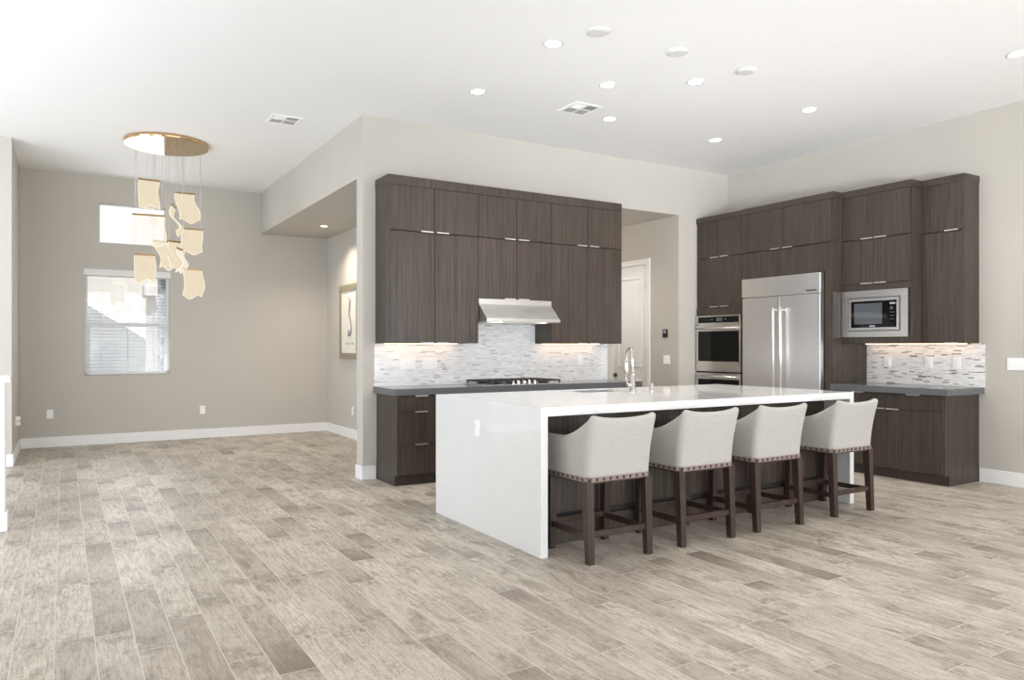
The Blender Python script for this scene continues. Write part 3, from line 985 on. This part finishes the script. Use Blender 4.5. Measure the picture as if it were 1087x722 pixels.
MB().box(mx - 0.0045, mx - 0.003, 4.60, 4.66, mz0 + 0.107, mz0 + 0.121).build('badge', 'grey_mark', d)
cp = MB().box(mx - 0.004, mx - 0.003, my0 + 0.12, my0 + 0.20, mz0 + 0.105, mz1 - 0.120).build('control_panel', 'black_glass', mw)
MB().box(mx - 0.006, mx - 0.004, my0 + 0.128, my0 + 0.185, mz1 - 0.155, mz1 - 0.135).build('display', 'grey_mark', cp)
MB().lathe([(0.017, 0), (0.017, -0.01), (0.014, -0.012)], mx - 0.004, my0 + 0.165, 20, 'x', mz1 - 0.195).build('dial', 'grey_glass', cp)
for z in (0.24, 0.275, 0.31):
    MB().box(mx - 0.005, mx - 0.004, my0 + 0.14, my0 + 0.185, mz1 - z, mz1 - z + 0.008).build('key', 'grey_glass', cp)

# ------------------------------------------------------------------ island
IX0, IX1, IY0, IY1 = 2.54, 5.712, 3.835, 5.352
IZ, IT, IL = 0.940, 0.057, 0.052
SK = (3.70, 4.225, 4.935, 5.305)   # sink cut-out
w = thing('island_worktop', 'white quartz waterfall worktop of the kitchen island', 'worktop', ((IX0 + IX1) / 2, (IY0 + IY1) / 2, 0))
m = MB()
z0, z1 = IZ - 0.012, IZ
m.box(IX0, SK[0], IY0, IY1, z0, z1).box(SK[1], IX1, IY0, IY1, z0, z1).box(SK[0], SK[1], IY0, SK[2], z0, z1).box(SK[0], SK[1], SK[3], IY1, z0, z1)
m.box(IX0, IX1, IY0, IY0 + 0.03, IZ - IT, z0).box(IX0, IX1, IY1 - 0.03, IY1, IZ - IT, z0).box(IX0, IX0 + 0.03, IY0 + 0.03, IY1 - 0.03, IZ - IT, z0).box(IX1 - 0.03, IX1, IY0 + 0.03, IY1 - 0.03, IZ - IT, z0)
m.build('slab', 'quartz', w)
MB().box(IX0, IX0 + IL, IY0, IY1, 0, IZ - IT).build('waterfall_end', 'quartz', w)
MB().box(IX1 - IL, IX1, IY0, IY1, 0, IZ - IT).build('waterfall_end', 'quartz', w)

BI0, BI1 = IX0 + IL + 0.001, IX1 - IL - 0.001
PF = 4.082
ic = thing('island_cabinet', 'dark oak island base between the two white waterfall ends', 'cabinet', ((IX0 + IX1) / 2, 4.7, 0))
m = MB()
m.box(BI0, BI1, PF + 0.02, PF + 0.04, 0.0, IZ - IT - 0.001).box(BI0, BI1, 5.314, 5.325, 0.1, IZ - IT - 0.001)
m.box(BI0, BI0 + 0.02, PF + 0.04, 5.314, 0.0, IZ - IT - 0.001).box(BI1 - 0.02, BI1, PF + 0.04, 5.314, 0.0, IZ - IT - 0.001).box(BI0, BI1, PF + 0.04, 5.26, 0.0, 0.1)
m.build('carcass', 'wood', ic)
nP = 5
for k in range(nP):
    a = BI0 + (BI1 - BI0) * k / nP
    c = BI0 + (BI1 - BI0) * (k + 1) / nP
    MB().box(a + 0.0015, c - 0.0015, PF, PF + 0.0195, 0.202, IZ - IT - 0.002, 0.001).build('back_panel', 'wood', ic)
MB().box(BI0, BI1, PF + 0.012, PF + 0.02, 0.162, 0.20).build('shadow_gap', 'wood_in', ic)
MB().box(BI0, BI1, PF - 0.02, PF + 0.0195, 0.0, 0.16).build('plinth', 'wood', ic)
for k in range(6):
    a = BI0 + (BI1 - BI0) * k / 6
    c = BI0 + (BI1 - BI0) * (k + 1) / 6
    d = MB().box(a + 0.002, c - 0.002, 5.3255, 5.342, 0.105, 0.870, 0.0015).build('door', 'wood', ic)
    MB().box((a + c) / 2 - 0.065, (a + c) / 2 + 0.065, 5.33, 5.351, 0.872, 0.877).build('handle', 'chrome', d)

sk = thing('kitchen_sink', 'steel undermount sink set in the island worktop behind the faucet', 'sink', (3.97, 5.1, 0.70))
x0, x1, y0, y1 = SK
m = MB()
t = 0.006
zb, zt = 0.70, IZ - 0.013
m.box(x0 - t, x0, y0 - t, y1 + t, zb, zt).box(x1, x1 + t, y0 - t, y1 + t, zb, zt).box(x0, x1, y0 - t, y0, zb, zt).box(x0, x1, y1, y1 + t, zb, zt).box(x0 - t, x1 + t, y0 - t, y1 + t, zb - t, zb)
m.build('bowl', 'steel', sk)
MB().lathe([(0.045, 0), (0.045, 0.003), (0.03, 0.001)], 3.97, 5.12, 24, 'z', zb).build('drain', 'chrome', sk)

# faucet
fx, fy = 4.113, 4.806
fc = thing('kitchen_faucet', 'tall gooseneck nickel faucet standing on the island', 'faucet', (fx, fy, IZ))
MB().lathe([(0.030, 0), (0.030, 0.006), (0.024, 0.010), (0.024, 0.14), (0.017, 0.15)], fx, fy, 24, 'z', IZ).build('base', 'nickel', fc)
pts = [(fx, fy, IZ + 0.14), (fx, fy, 1.19)]
R = 0.095
for k in range(0, 13):
    a = PI * k / 12
    q = R - R * math.cos(a)
    pts.append((fx + q * 0.42, fy + q * 0.91, 1.21 + R * math.sin(a)))
dirn = Vector((0.02, 0.05, -1)).normalized()
tip = Vector(pts[-1])
pts.append(tuple(tip + dirn * 0.02))
MB().tube(pts, [0.013] * len(pts), 14).build('gooseneck', 'nickel', fc)
h0 = tip + dirn * 0.01
MB().tube([h0, h0 + dirn * 0.02, h0 + dirn * 0.09, h0 + dirn * 0.11], [0.015, 0.019, 0.021, 0.016], 16).build('spray_head', 'nickel', fc)
MB().tube([(fx, fy, 1.00), (fx - 0.055, fy + 0.005, 1.00)], 0.016, 14).tube([(fx - 0.048, fy + 0.005, 1.005), (fx - 0.062, fy + 0.006, 1.04), (fx - 0.068, fy + 0.006, 1.09)], [0.008, 0.006, 0.005], 10).build('lever', 'nickel', fc)
sd = thing('air_gap_cap', 'short round nickel air gap cap right of the faucet', 'air gap', (4.343, 4.822, IZ))
MB().lathe([(0.026, 0), (0.026, 0.004), (0.02, 0.006), (0.02, 0.062), (0.017, 0.066)], 4.343, 4.822, 24, 'z', IZ).build('cap', 'nickel', sd)
MB().lathe([(0.032, 0), (0.032, 0.005)], 4.343, 4.822, 24, 'z', IZ).build('flange', 'nickel', sd)


# ------------------------------------------------------------------ counter stools
def lerp(a, b, t):
    return a + (b - a) * t


def make_stool():
    t = thing('counter_stool', 'x', 'stool', (0, 0, 0), 'linen counter stools at the island')
    HW, YB, YF, CR, TH = 0.257, -0.232, 0.235, 0.05, 0.055
    path = []      # (x, y, nx, ny) outer outline from left arm front round the back to the right arm front
    for k in range(15):
        path.append((-HW, lerp(YF, YB + CR, k / 14), -1, 0))
    for k in range(1, 6):
        a = PI + (PI / 2) * k / 6
        path.append((-HW + CR + CR * math.cos(a), YB + CR + CR * math.sin(a), math.cos(a), math.sin(a)))
    for k in range(17):
        path.append((lerp(-HW + CR, HW - CR, k / 16), YB, 0, -1))
    for k in range(1, 6):
        a = 1.5 * PI + (PI / 2) * k / 6
        path.append((HW - CR + CR * math.cos(a), YB + CR + CR * math.sin(a), math.cos(a), math.sin(a)))
    for k in range(15):
        path.append((HW, lerp(YB + CR, YF, k / 14), 1, 0))
    Z0 = 0.498

    def top(x, y):
        if y > YB + CR * 0.75:
            s = (0.075 - y) / (0.075 - (YB + 0.03))
            s = min(max(s, 0), 1)
            return 0.758 + 0.147 * (s ** 1.9)
        return 0.884 + 0.022 * min(1, (abs(x) / (HW - 0.03)) ** 2.2)

    def lean(z):
        return max(0.0, (z - Z0) / 0.4)

    b = MB().bm
    M_ = MB()
    b = M_.bm
    rings = []
    for (x, y, nx, ny) in path:
        zt = top(x, y)
        ring = []
        back = min(1.0, max(0.0, (0.10 - y) / 0.28))
        prof = []
        rr = TH / 2
        for q in range(9):
            prof.append((0.0, lerp(Z0, zt - rr, q / 8)))
        for q in range(1, 8):
            a = PI * q / 8
            prof.append((rr - rr * math.cos(a), zt - rr + rr * math.sin(a)))
        for q in range(5):
            prof.append((TH, lerp(zt - rr, 0.60, q / 4)))
        prof.append((TH, 0.52))
        for (inn, z) in prof:
            l = lean(z)
            fl = 1 + 0.030 * l ** 1.6
            px = (x - nx * inn) * fl
            py = y - ny * inn - 0.068 * l ** 1.8 * back
            ring.append(b.verts.new((px, py, z)))
        rings.append(ring)
    nP_ = len(rings[0])
    for r0, r1 in zip(rings, rings[1:]):
        for k in range(nP_):
            f = b.faces.new((r0[k], r0[(k + 1) % nP_], r1[(k + 1) % nP_], r1[k]))
            f.smooth = True
    b.faces.new(rings[0])
    b.faces.new(rings[-1][::-1])
    M_.build('upholstered_shell', 'fabric', t)
    MB().box(-HW + TH - 0.004, HW - TH + 0.004, YB + TH - 0.004, YF + 0.012, 0.53, 0.66, 0.03, 4).build('seat_cushion', 'fabric', t)
    MB().box(-HW + 0.012, HW - 0.012, YB + 0.012, YF - 0.004, 0.485, 0.53).build('seat_frame', 'leg', t)
    # nail band
    m = MB()
    e = 0.003
    m.box(-HW - e, -HW + 0.002, YB + 0.03, YF, 0.497, 0.526).box(HW - 0.002, HW + e, YB + 0.03, YF, 0.497, 0.526).box(-HW + 0.03, HW - 0.03, YB - e, YB + 0.002, 0.497, 0.526)
    for sx in (-1, 1):
        pl = []
        for k in range(7):
            a = PI / 2 * k / 6
            pl.append((sx * (HW - CR + (CR + e) * math.sin(a)), YB + CR - (CR + e) * math.cos(a)))
        for k in range(6, -1, -1):
            a = PI / 2 * k / 6
            pl.append((sx * (HW - CR + (CR - 0.004) * math.sin(a)), YB + CR - (CR - 0.004) * math.cos(a)))
        m.prism(pl, 'z', 0.497, 0.526)
    band = m.build('trim_band', 'band', t)
    def nail(x, y, nx, ny):
        tm = bmesh.new()
        bmesh.ops.create_uvsphere(tm, u_segments=10, v_segments=6, radius=0.0102)
        for v in tm.verts:
            v.co = Vector((v.co.x * (0.65 if nx else 1) + x + nx * e, v.co.y * (0.65 if ny else 1) + y + ny * e, v.co.z + 0.5115))
        n1 = MB()
        n1.merge(tm, True)
        n1.build('nailhead', 'nail', band)
    for k in range(10):
        nail(lerp(-HW + 0.022, HW - 0.022, k / 9), YB + (0.004 if k in (0, 9) else 0), 0, -1)
    for k in range(9):
        y = lerp(YB + 0.045, YF - 0.02, k / 8)
        nail(-HW, y, -1, 0)
        nail(HW, y, 1, 0)
    # legs
    legs = {}
    for (sx, sy, tx, ty, bx, by) in ((-1, -1, -0.232, -0.203, -0.232, -0.226), (1, -1, 0.232, -0.203, 0.232, -0.226),
                                     (-1, 1, -0.225, 0.195, -0.222, 0.205), (1, 1, 0.225, 0.195, 0.222, 0.205)):
        a, c = 0.028, 0.021
        bot = [(bx - c, by - c, 0), (bx + c, by - c, 0), (bx + c, by + c, 0), (bx - c, by + c, 0)]
        tp = [(tx - a, ty - a, 0.50), (tx + a, ty - a, 0.50), (tx + a, ty + a, 0.50), (tx - a, ty + a, 0.50)]
        MB().hexa(bot, tp).build('leg', 'leg', t)
        legs[(sx, sy)] = lambda z, tx=tx, ty=ty, bx=bx, by=by: (lerp(bx, tx, z / 0.5), lerp(by, ty, z / 0.5))
    def rail(p, q, z, h, ww):
        (xa, ya_), (xb, yb_) = p(z), q(z)
        dv = Vector((xb - xa, yb_ - ya_, 0))
        n_ = Vector((-dv.y, dv.x, 0)).normalized() * ww / 2
        bot = [(xa + n_.x, ya_ + n_.y, z - h), (xa - n_.x, ya_ - n_.y, z - h), (xb - n_.x, yb_ - n_.y, z - h), (xb + n_.x, yb_ + n_.y, z - h)]
        MB().hexa(bot, [(v[0], v[1], z) for v in bot]).build('stretcher', 'leg', t)
    rail(legs[(-1, -1)], legs[(1, -1)], 0.197, 0.036, 0.024)
    rail(legs[(-1, 1)], legs[(1, 1)], 0.197, 0.036, 0.030)
    rail(legs[(-1, -1)], legs[(-1, 1)], 0.185, 0.036, 0.024)
    rail(legs[(1, -1)], legs[(1, 1)], 0.185, 0.036, 0.024)
    return t


stool_labels = ['linen counter stool nearest the island end with the outlet', 'linen counter stool second from the island end with the outlet',
                'linen counter stool third from the island end with the outlet', 'linen counter stool at the fridge end of the island, last of the four']
proto = make_stool()
for k, (x, y, rz) in enumerate(((2.957, 3.803, 0), (3.720, 3.808, 0), (4.452, 3.812, 0), (5.340, 3.820, 0))):
    s = proto if k == 0 else copy_tree(proto)
    s.location = (x, y, 0)
    s.rotation_euler = (0, 0, rz)
    s['label'] = stool_labels[k]


# ------------------------------------------------------------------ chandelier
ch = thing('pendant_chandelier', 'gold disc chandelier hung with glowing wavy acrylic sheets', 'chandelier', (0.995, 9.2, 3.585))
CX, CY = 0.998, 9.16
MB().lathe([(0.425, 0.045), (0.438, 0.042), (0.438, 0.004), (0.432, 0.0)], CX, CY, 72, 'z', 3.585).build('canopy', 'gold', ch)
# centre x, depth y, width, top z, drop, turn, bulge, clear
sheets = [   # centre x, depth y, width, top z, drop, turn, bulge, clear, waist, lean, wave phase
    (0.815, 9.10, 0.205, 3.172, 0.290, 0.12, 0.035, False, 0.05, 0.02, 2.0),
    (0.86, 9.36, 0.17, 2.995, 0.300, 0.9, 0.05, True, 0.12, -0.10, 0.5),
    (0.80, 9.00, 0.32, 2.765, 0.310, -0.1, 0.03, True, 0.02, 0.0, 3.2),
    (1.187, 9.15, 0.205, 3.072, 0.305, -0.05, 0.05, False, 0.13, 0.10, 3.6),
    (1.065, 9.02, 0.20, 2.885, 0.310, 1.25, 0.07, False, 0.12, 0.05, 1.0),
    (1.250, 9.10, 0.220, 2.660, 0.270, -0.1, 0.03, False, 0.015, 0.0, 0.4),
    (0.94, 9.20, 0.160, 2.510, 0.290, 0.35, 0.06, False, 0.15, 0.50, 3.4),
    (1.105, 9.22, 0.20, 2.520, 0.310, 0.4, 0.06, False, 0.15, 0.15, 0.6),
    (0.765, 9.10, 0.205, 2.335, 0.280, -0.05, 0.03, False, 0.02, 0.0, 5.0),
    (1.250, 9.05, 0.205, 2.195, 0.305, 0.05, 0.05, False, 0.06, 0.0, 4.4),
    (1.125, 8.98, 0.17, 2.410, 0.240, 1.15, 0.06, True, 0.12, 0.0, 2.2),
]
for k, (x, y, wd, zt, dr, turn, bulge, clear, waist, slant, ph) in enumerate(sheets):
    U = Vector((math.cos(turn), math.sin(turn), 0))
    Nn = Vector((-math.sin(turn), math.cos(turn), 0))
    nu, nv = 8, 18
    def P(i, j, off):
        u, v = i / nu - 0.5, j / nv
        # outline wavers from side to side and the sheet ripples in depth; the foot ends in a wavy line
        sway = wd * (waist * (math.sin(v * 5.2 + ph) - math.sin(ph)) + slant * v)
        foot = 1 + 0.08 * math.sin(u * 7 + ph * 2) * v * v
        dd = bulge * math.sin(v * 5.2 + ph * 0.7) * (0.3 + v)
        return Vector((x, y, zt)) + U * (u * wd * (1 + 0.04 * math.sin(v * 6 + ph)) + sway) + Nn * (dd + off) + Vector((0, 0, -v * dr * foot))
    m = MB()
    grid = {}
    for sgn in (0, 1):
        for i in range(nu + 1):
            for j in range(nv + 1):
                grid[(sgn, i, j)] = m.bm.verts.new(P(i, j, 0.005 if sgn else -0.005))
    for sgn in (0, 1):
        for i in range(nu):
            for j in range(nv):
                f = m.bm.faces.new((grid[(sgn, i, j)], grid[(sgn, i + 1, j)], grid[(sgn, i + 1, j + 1)], grid[(sgn, i, j + 1)]))
                f.smooth = True
    pane = m.build('acrylic_sheet', 'pane_clear' if clear else 'pane', ch)
    pe = [P(0, j, 0) for j in range(nv + 1)] + [P(i, nv, 0) for i in range(1, nu + 1)] + [P(nu, j, 0) for j in range(nv - 1, -1, -1)]
    MB().tube(pe, 0.0045, 6).build('lit_edge', 'pane_edge', pane)
    a, c = P(0, 0, 0), P(nu, 0, 0)
    m = MB()
    n_ = Nn * 0.009
    ex = U * 0.006
    bot = [a - ex + n_, a - ex - n_, c + ex - n_, c + ex + n_]
    m.hexa([v + Vector((0, 0, -0.006)) for v in bot], [v + Vector((0, 0, 0.014)) for v in bot])
    m.build('top_bar', 'brass', pane)
    m = MB()
    for q in (0.08, 0.92):
        s0 = a.lerp(c, q)
        m.tube([s0 + Vector((0, 0, 0.012)), Vector((s0.x, s0.y, 3.587))], 0.0016, 5)
    m.build('suspension_wire', 'wire', pane)
light('chandelier_glow', 'POINT', (1.0, 9.1, 2.55), 5, (1, 0.84, 0.62), radius=0.35)


# ------------------------------------------------------------------ ceiling fittings
def downlight(x, y, z, lab, warm=False, power=40.0, r=0.078, group='recessed ceiling lights over the kitchen'):
    t = thing('recessed_downlight', lab, 'downlight', (x, y, z), group)
    m = MB()
    m.lathe([(r, -0.0005), (r, -0.004), (r * 0.86, -0.007), (r * 0.78, -0.004), (r * 0.78, -0.001)], x, y, 36, 'z', z).build('trim_ring', 'fitting', t)
    MB().lathe([(r * 0.76, -0.0015), (r * 0.76, -0.0045)], x, y, 32, 'z', z).build('lens', 'warm_lamp' if warm else 'lamp', t)
    light('downlight_beam', 'SPOT', (x, y, z - 0.02), power, (1, 0.86, 0.72) if warm else (1, 0.96, 0.91), direction=(0, 0, -1), spot=2.3, radius=0.06)


dl = [((3.185, 4.640), 'recessed downlight just below the topmost round speaker'), ((3.197, 5.862), 'recessed downlight left of the square kitchen ceiling vent'),
      ((4.096, 5.120), 'recessed downlight above the square kitchen ceiling vent'), ((4.697, 4.661), 'recessed downlight between the middle and right round speakers'),
      ((4.721, 5.871), 'recessed downlight at the right corner of the square kitchen vent'), ((6.212, 5.860), 'recessed downlight nearest the corner above the ovens'),
      ((6.205, 4.640), 'recessed downlight above the fridge between corner and picture edge'), ((6.42, 2.902), 'recessed downlight cut by the right picture edge')]
for (x, y), lab in dl:
    downlight(x, y, H, lab)
downlight(3.13, 10.244, SO, 'small warm downlight in the dropped hall ceiling', True, 85, 0.06, None)
light('passage_downlight', 'SPOT', (5.95, 8.0, SO - 0.03), 52, (1, 0.92, 0.85), direction=(-0.15, 0, -1), spot=2.6, radius=0.06)
for (x, y), lab in (((3.336, 4.279), 'leftmost of the three round white ceiling speakers'), ((4.098, 4.258), 'middle of the three round white ceiling speakers'),
                    ((4.868, 4.250), 'rightmost of the three round white ceiling speakers')):
    t = thing('ceiling_speaker', lab, 'speaker', (x, y, H), 'round ceiling speakers in a row')
    MB().lathe([(0.082, -0.0005), (0.082, -0.012), (0.074, -0.017), (0.066, -0.015)], x, y, 36, 'z', H).build('rim', 'fitting', t)
    MB().lathe([(0.064, -0.010), (0.064, -0.0185), (0.058, -0.020)], x, y, 32, 'z', H).build('cover', 'fitting', t)


def vent(x, y, w_, h_, lab, quads, group=None):
    t = thing('ceiling_vent', lab, 'vent', (x, y, H))
    m = MB()
    x0, x1, y0, y1 = x - w_ / 2, x + w_ / 2, y - h_ / 2, y + h_ / 2
    b = 0.035
    z0, z1 = H - 0.010, H - 0.0005
    m.box(x0, x0 + b, y0, y1, z0, z1, 0.003, 1).box(x1 - b, x1, y0, y1, z0, z1, 0.003, 1).box(x0 + b, x1 - b, y0, y0 + b, z0, z1, 0.003, 1).box(x0 + b, x1 - b, y1 - b, y1, z0, z1, 0.003, 1)
    m.box(x - 0.008, x + 0.008, y0 + b, y1 - b, z0, z1).box(x0 + b, x1 - b, y - 0.008, y + 0.008, z0, z1)
    m.build('frame', 'plate', t)
    MB().box(x0 + b, x1 - b, y0 + b, y1 - b, H - 0.002, H - 0.0005).build('duct', 'duct', t)
    m = MB()
    for (xa, xb, yc, yd, along, tilt) in ((x0 + b, x - 0.008, y + 0.008, y1 - b, 'x', 1), (x + 0.008, x1 - b, y + 0.008, y1 - b, 'x', 1),
                                          (x0 + b, x - 0.008, y0 + b, y - 0.008, 'x', -1), (x + 0.008, x1 - b, y0 + b, y - 0.008, 'y', -1)):
        n = 6
        for k in range(n):
            if along == 'x':
                yy = lerp(yc, yd, (k + 0.5) / n)
                m.hexa([(xa, yy, z0), (xb, yy, z0), (xb, yy + 0.003, z0), (xa, yy + 0.003, z0)],
                       [(xa, yy + tilt * 0.010, z1 - 0.002), (xb, yy + tilt * 0.010, z1 - 0.002), (xb, yy + 0.003 + tilt * 0.010, z1 - 0.002), (xa, yy + 0.003 + tilt * 0.010, z1 - 0.002)])
            else:
                xx = lerp(xa, xb, (k + 0.5) / n)
                m.hexa([(xx, yc, z0), (xx + 0.003, yc, z0), (xx + 0.003, yd, z0), (xx, yd, z0)],
                       [(xx + 0.010, yc, z1 - 0.002), (xx + 0.013, yc, z1 - 0.002), (xx + 0.013, yd, z1 - 0.002), (xx + 0.010, yd, z1 - 0.002)])
    m.build('louvers', 'plate', t)


vent(4.275, 5.770, 0.315, 0.325, 'square white ceiling vent over the kitchen', 4)
vent(1.915, 7.607, 0.310, 0.295, 'white ceiling vent near the dining header wall', 4)


# ------------------------------------------------------------------ wall plates, print
def plate(name, lab, face, a, d, z, gangs=1, kind='outlet', group=None, mat='plate', hh=0.118, gw=0.072):
    """face 'y': on a wall looking to -Y; 'x': on a wall looking to -X; 'X': looking to +X"""
    wd = gw + (gangs - 1) * 0.046
    s = 1 if face == 'X' else -1
    def B(m, a0, a1, q0, q1, z0, z1, bev=0.0):
        if face == 'y':
            return m.box(a0, a1, d - q0, d - q1, z0, z1, bev, 1)
        return m.box(d + s * q0, d + s * q1, a0, a1, z0, z1, bev, 1)
    t = thing(name, lab, 'outlet' if kind == 'outlet' else 'switch', (a, d, z) if face == 'y' else (d, a, z), group)
    B_ = MB()
    B(B_, a - wd / 2, a + wd / 2, 0.0005, 0.009, z - hh / 2, z + hh / 2, 0.002)
    B_.build('cover_plate', mat, t)
    for k in range(gangs):
        c = a + (k - (gangs - 1) / 2) * 0.046
        m = MB()
        B(m, c - 0.0165, c + 0.0165, 0.008, 0.012, z - 0.034, z + 0.034, 0.001)
        r = m.build('socket' if kind == 'outlet' else 'rocker', mat, t)
        if kind == 'outlet':
            m = MB()
            for dz in (-0.018, 0.018):
                for da in (-0.006, 0.006):
                    B(m, c + da - 0.001, c + da + 0.001, 0.0118, 0.0123, z + dz - 0.004, z + dz + 0.004)
            m.build('slot', 'slot', r)
    return t


plate('electrical_outlet', 'white outlet on the dining wall right of the tall window', 'y', 1.717, YD, 0.411)
plate('electrical_outlet', 'white outlet low on the dining wall near the left corner', 'y', -0.155, YD, 0.435)
plate('electrical_outlet', 'white outlet below the framed print in the hall', 'x', 10.25, XA, 0.40)
TY = YK - 0.012
plate('wall_switch', 'wide white switch plate on the mosaic nearest the drawer end of the counter', 'y', 3.008, TY, 1.145, 3, 'switch')
plate('electrical_outlet', 'wide white outlet plate on the mosaic just left of the cooktop', 'y', 3.255, TY, 1.147, 3)
plate('electrical_outlet', 'white outlet on the mosaic right of the cooktop', 'y', 5.192, TY, 1.163)
TX = XR - 0.012
plate('electrical_outlet', 'white outlet on the flecked mosaic nearest the fridge', 'x', 4.745, TX, 1.16)
plate('electrical_outlet', 'white outlet in the middle of the flecked mosaic', 'x', 4.298, TX, 1.157)
plate('electrical_outlet', 'white outlet on the flecked mosaic nearest its open end', 'x', 4.018, TX, 1.156)
plate('wall_switch', 'wide white switch plate on the right wall beside the mosaic', 'x', 3.475, XR, 1.157, 3, 'switch')
plate('wall_switch', 'white switch below the black keypad in the passage', 'x', 7.24, XP1, 1.15, 2, 'switch')
plate('electrical_outlet', 'white outlet in the white waterfall end of the island', 'x', 4.65, IX0, 0.735)
t = plate('electrical_outlet', 'white outlet with plugged in adapters on the left dining wall', 'X', 10.55, XL, 0.44)
for dz in (-0.03, 0.03):
    MB().box(XL + 0.009, XL + 0.05, 10.53, 10.575, 0.44 + dz - 0.025, 0.44 + dz + 0.025, 0.006).build('adapter', 'plate', t)
kp = thing('wall_keypad', 'small black keypad on the passage wall beside the door', 'keypad', (XP1, 7.265, 1.44))
MB().box(XP1 - 0.014, XP1 - 0.0005, 7.222, 7.308, 1.442, 1.552, 0.004).build('case', 'black', kp)
MB().box(XP1 - 0.0155, XP1 - 0.014, 7.242, 7.288, 1.50, 1.538).build('screen', 'grey_mark', kp)

pc = thing('framed_print', 'champagne framed print with a tall grey sketch in the hall', 'picture', (XA - 0.02, 10.38, 1.145))
px0, px1, pz0, pz1 = 9.985, 10.775, 1.145, 2.225
frame_x(MB(), XA - 0.034, XA - 0.002, px0, px1, pz0, pz1, 0.055, 0.085, 0.085).build('frame', 'art_frame', pc)
MB().box(XA - 0.016, XA - 0.004, px0 + 0.05, px1 - 0.05, pz0 + 0.08, pz1 - 0.08).build('mat_board', 'art_paper', pc)
m = MB()
yc = 10.36
m.tube([(XA - 0.017, yc + 0.05, 2.02), (XA - 0.017, yc + 0.00, 2.06), (XA - 0.017, yc - 0.045, 2.0), (XA - 0.017, yc - 0.03, 1.9), (XA - 0.017, yc + 0.01, 1.8),
        (XA - 0.017, yc - 0.06, 1.68), (XA - 0.017, yc - 0.09, 1.58), (XA - 0.017, yc - 0.05, 1.5), (XA - 0.017, yc + 0.02, 1.49), (XA - 0.017, yc + 0.04, 1.54), (XA - 0.017, yc, 1.57)],
       [0.004, 0.012, 0.022, 0.02, 0.016, 0.014, 0.014, 0.02, 0.022, 0.016, 0.006], 8)
for k in range(4):
    m.tube([(XA - 0.016, yc + 0.15 - k * 0.1, 1.385), (XA - 0.016, yc + 0.15 - k * 0.1, 1.345)], [0.012, 0.006], 8)
m.build('sketch', 'art_ink', pc)

for o in list(bpy.data.objects):
    if '_w' in o:
        del o['_w']
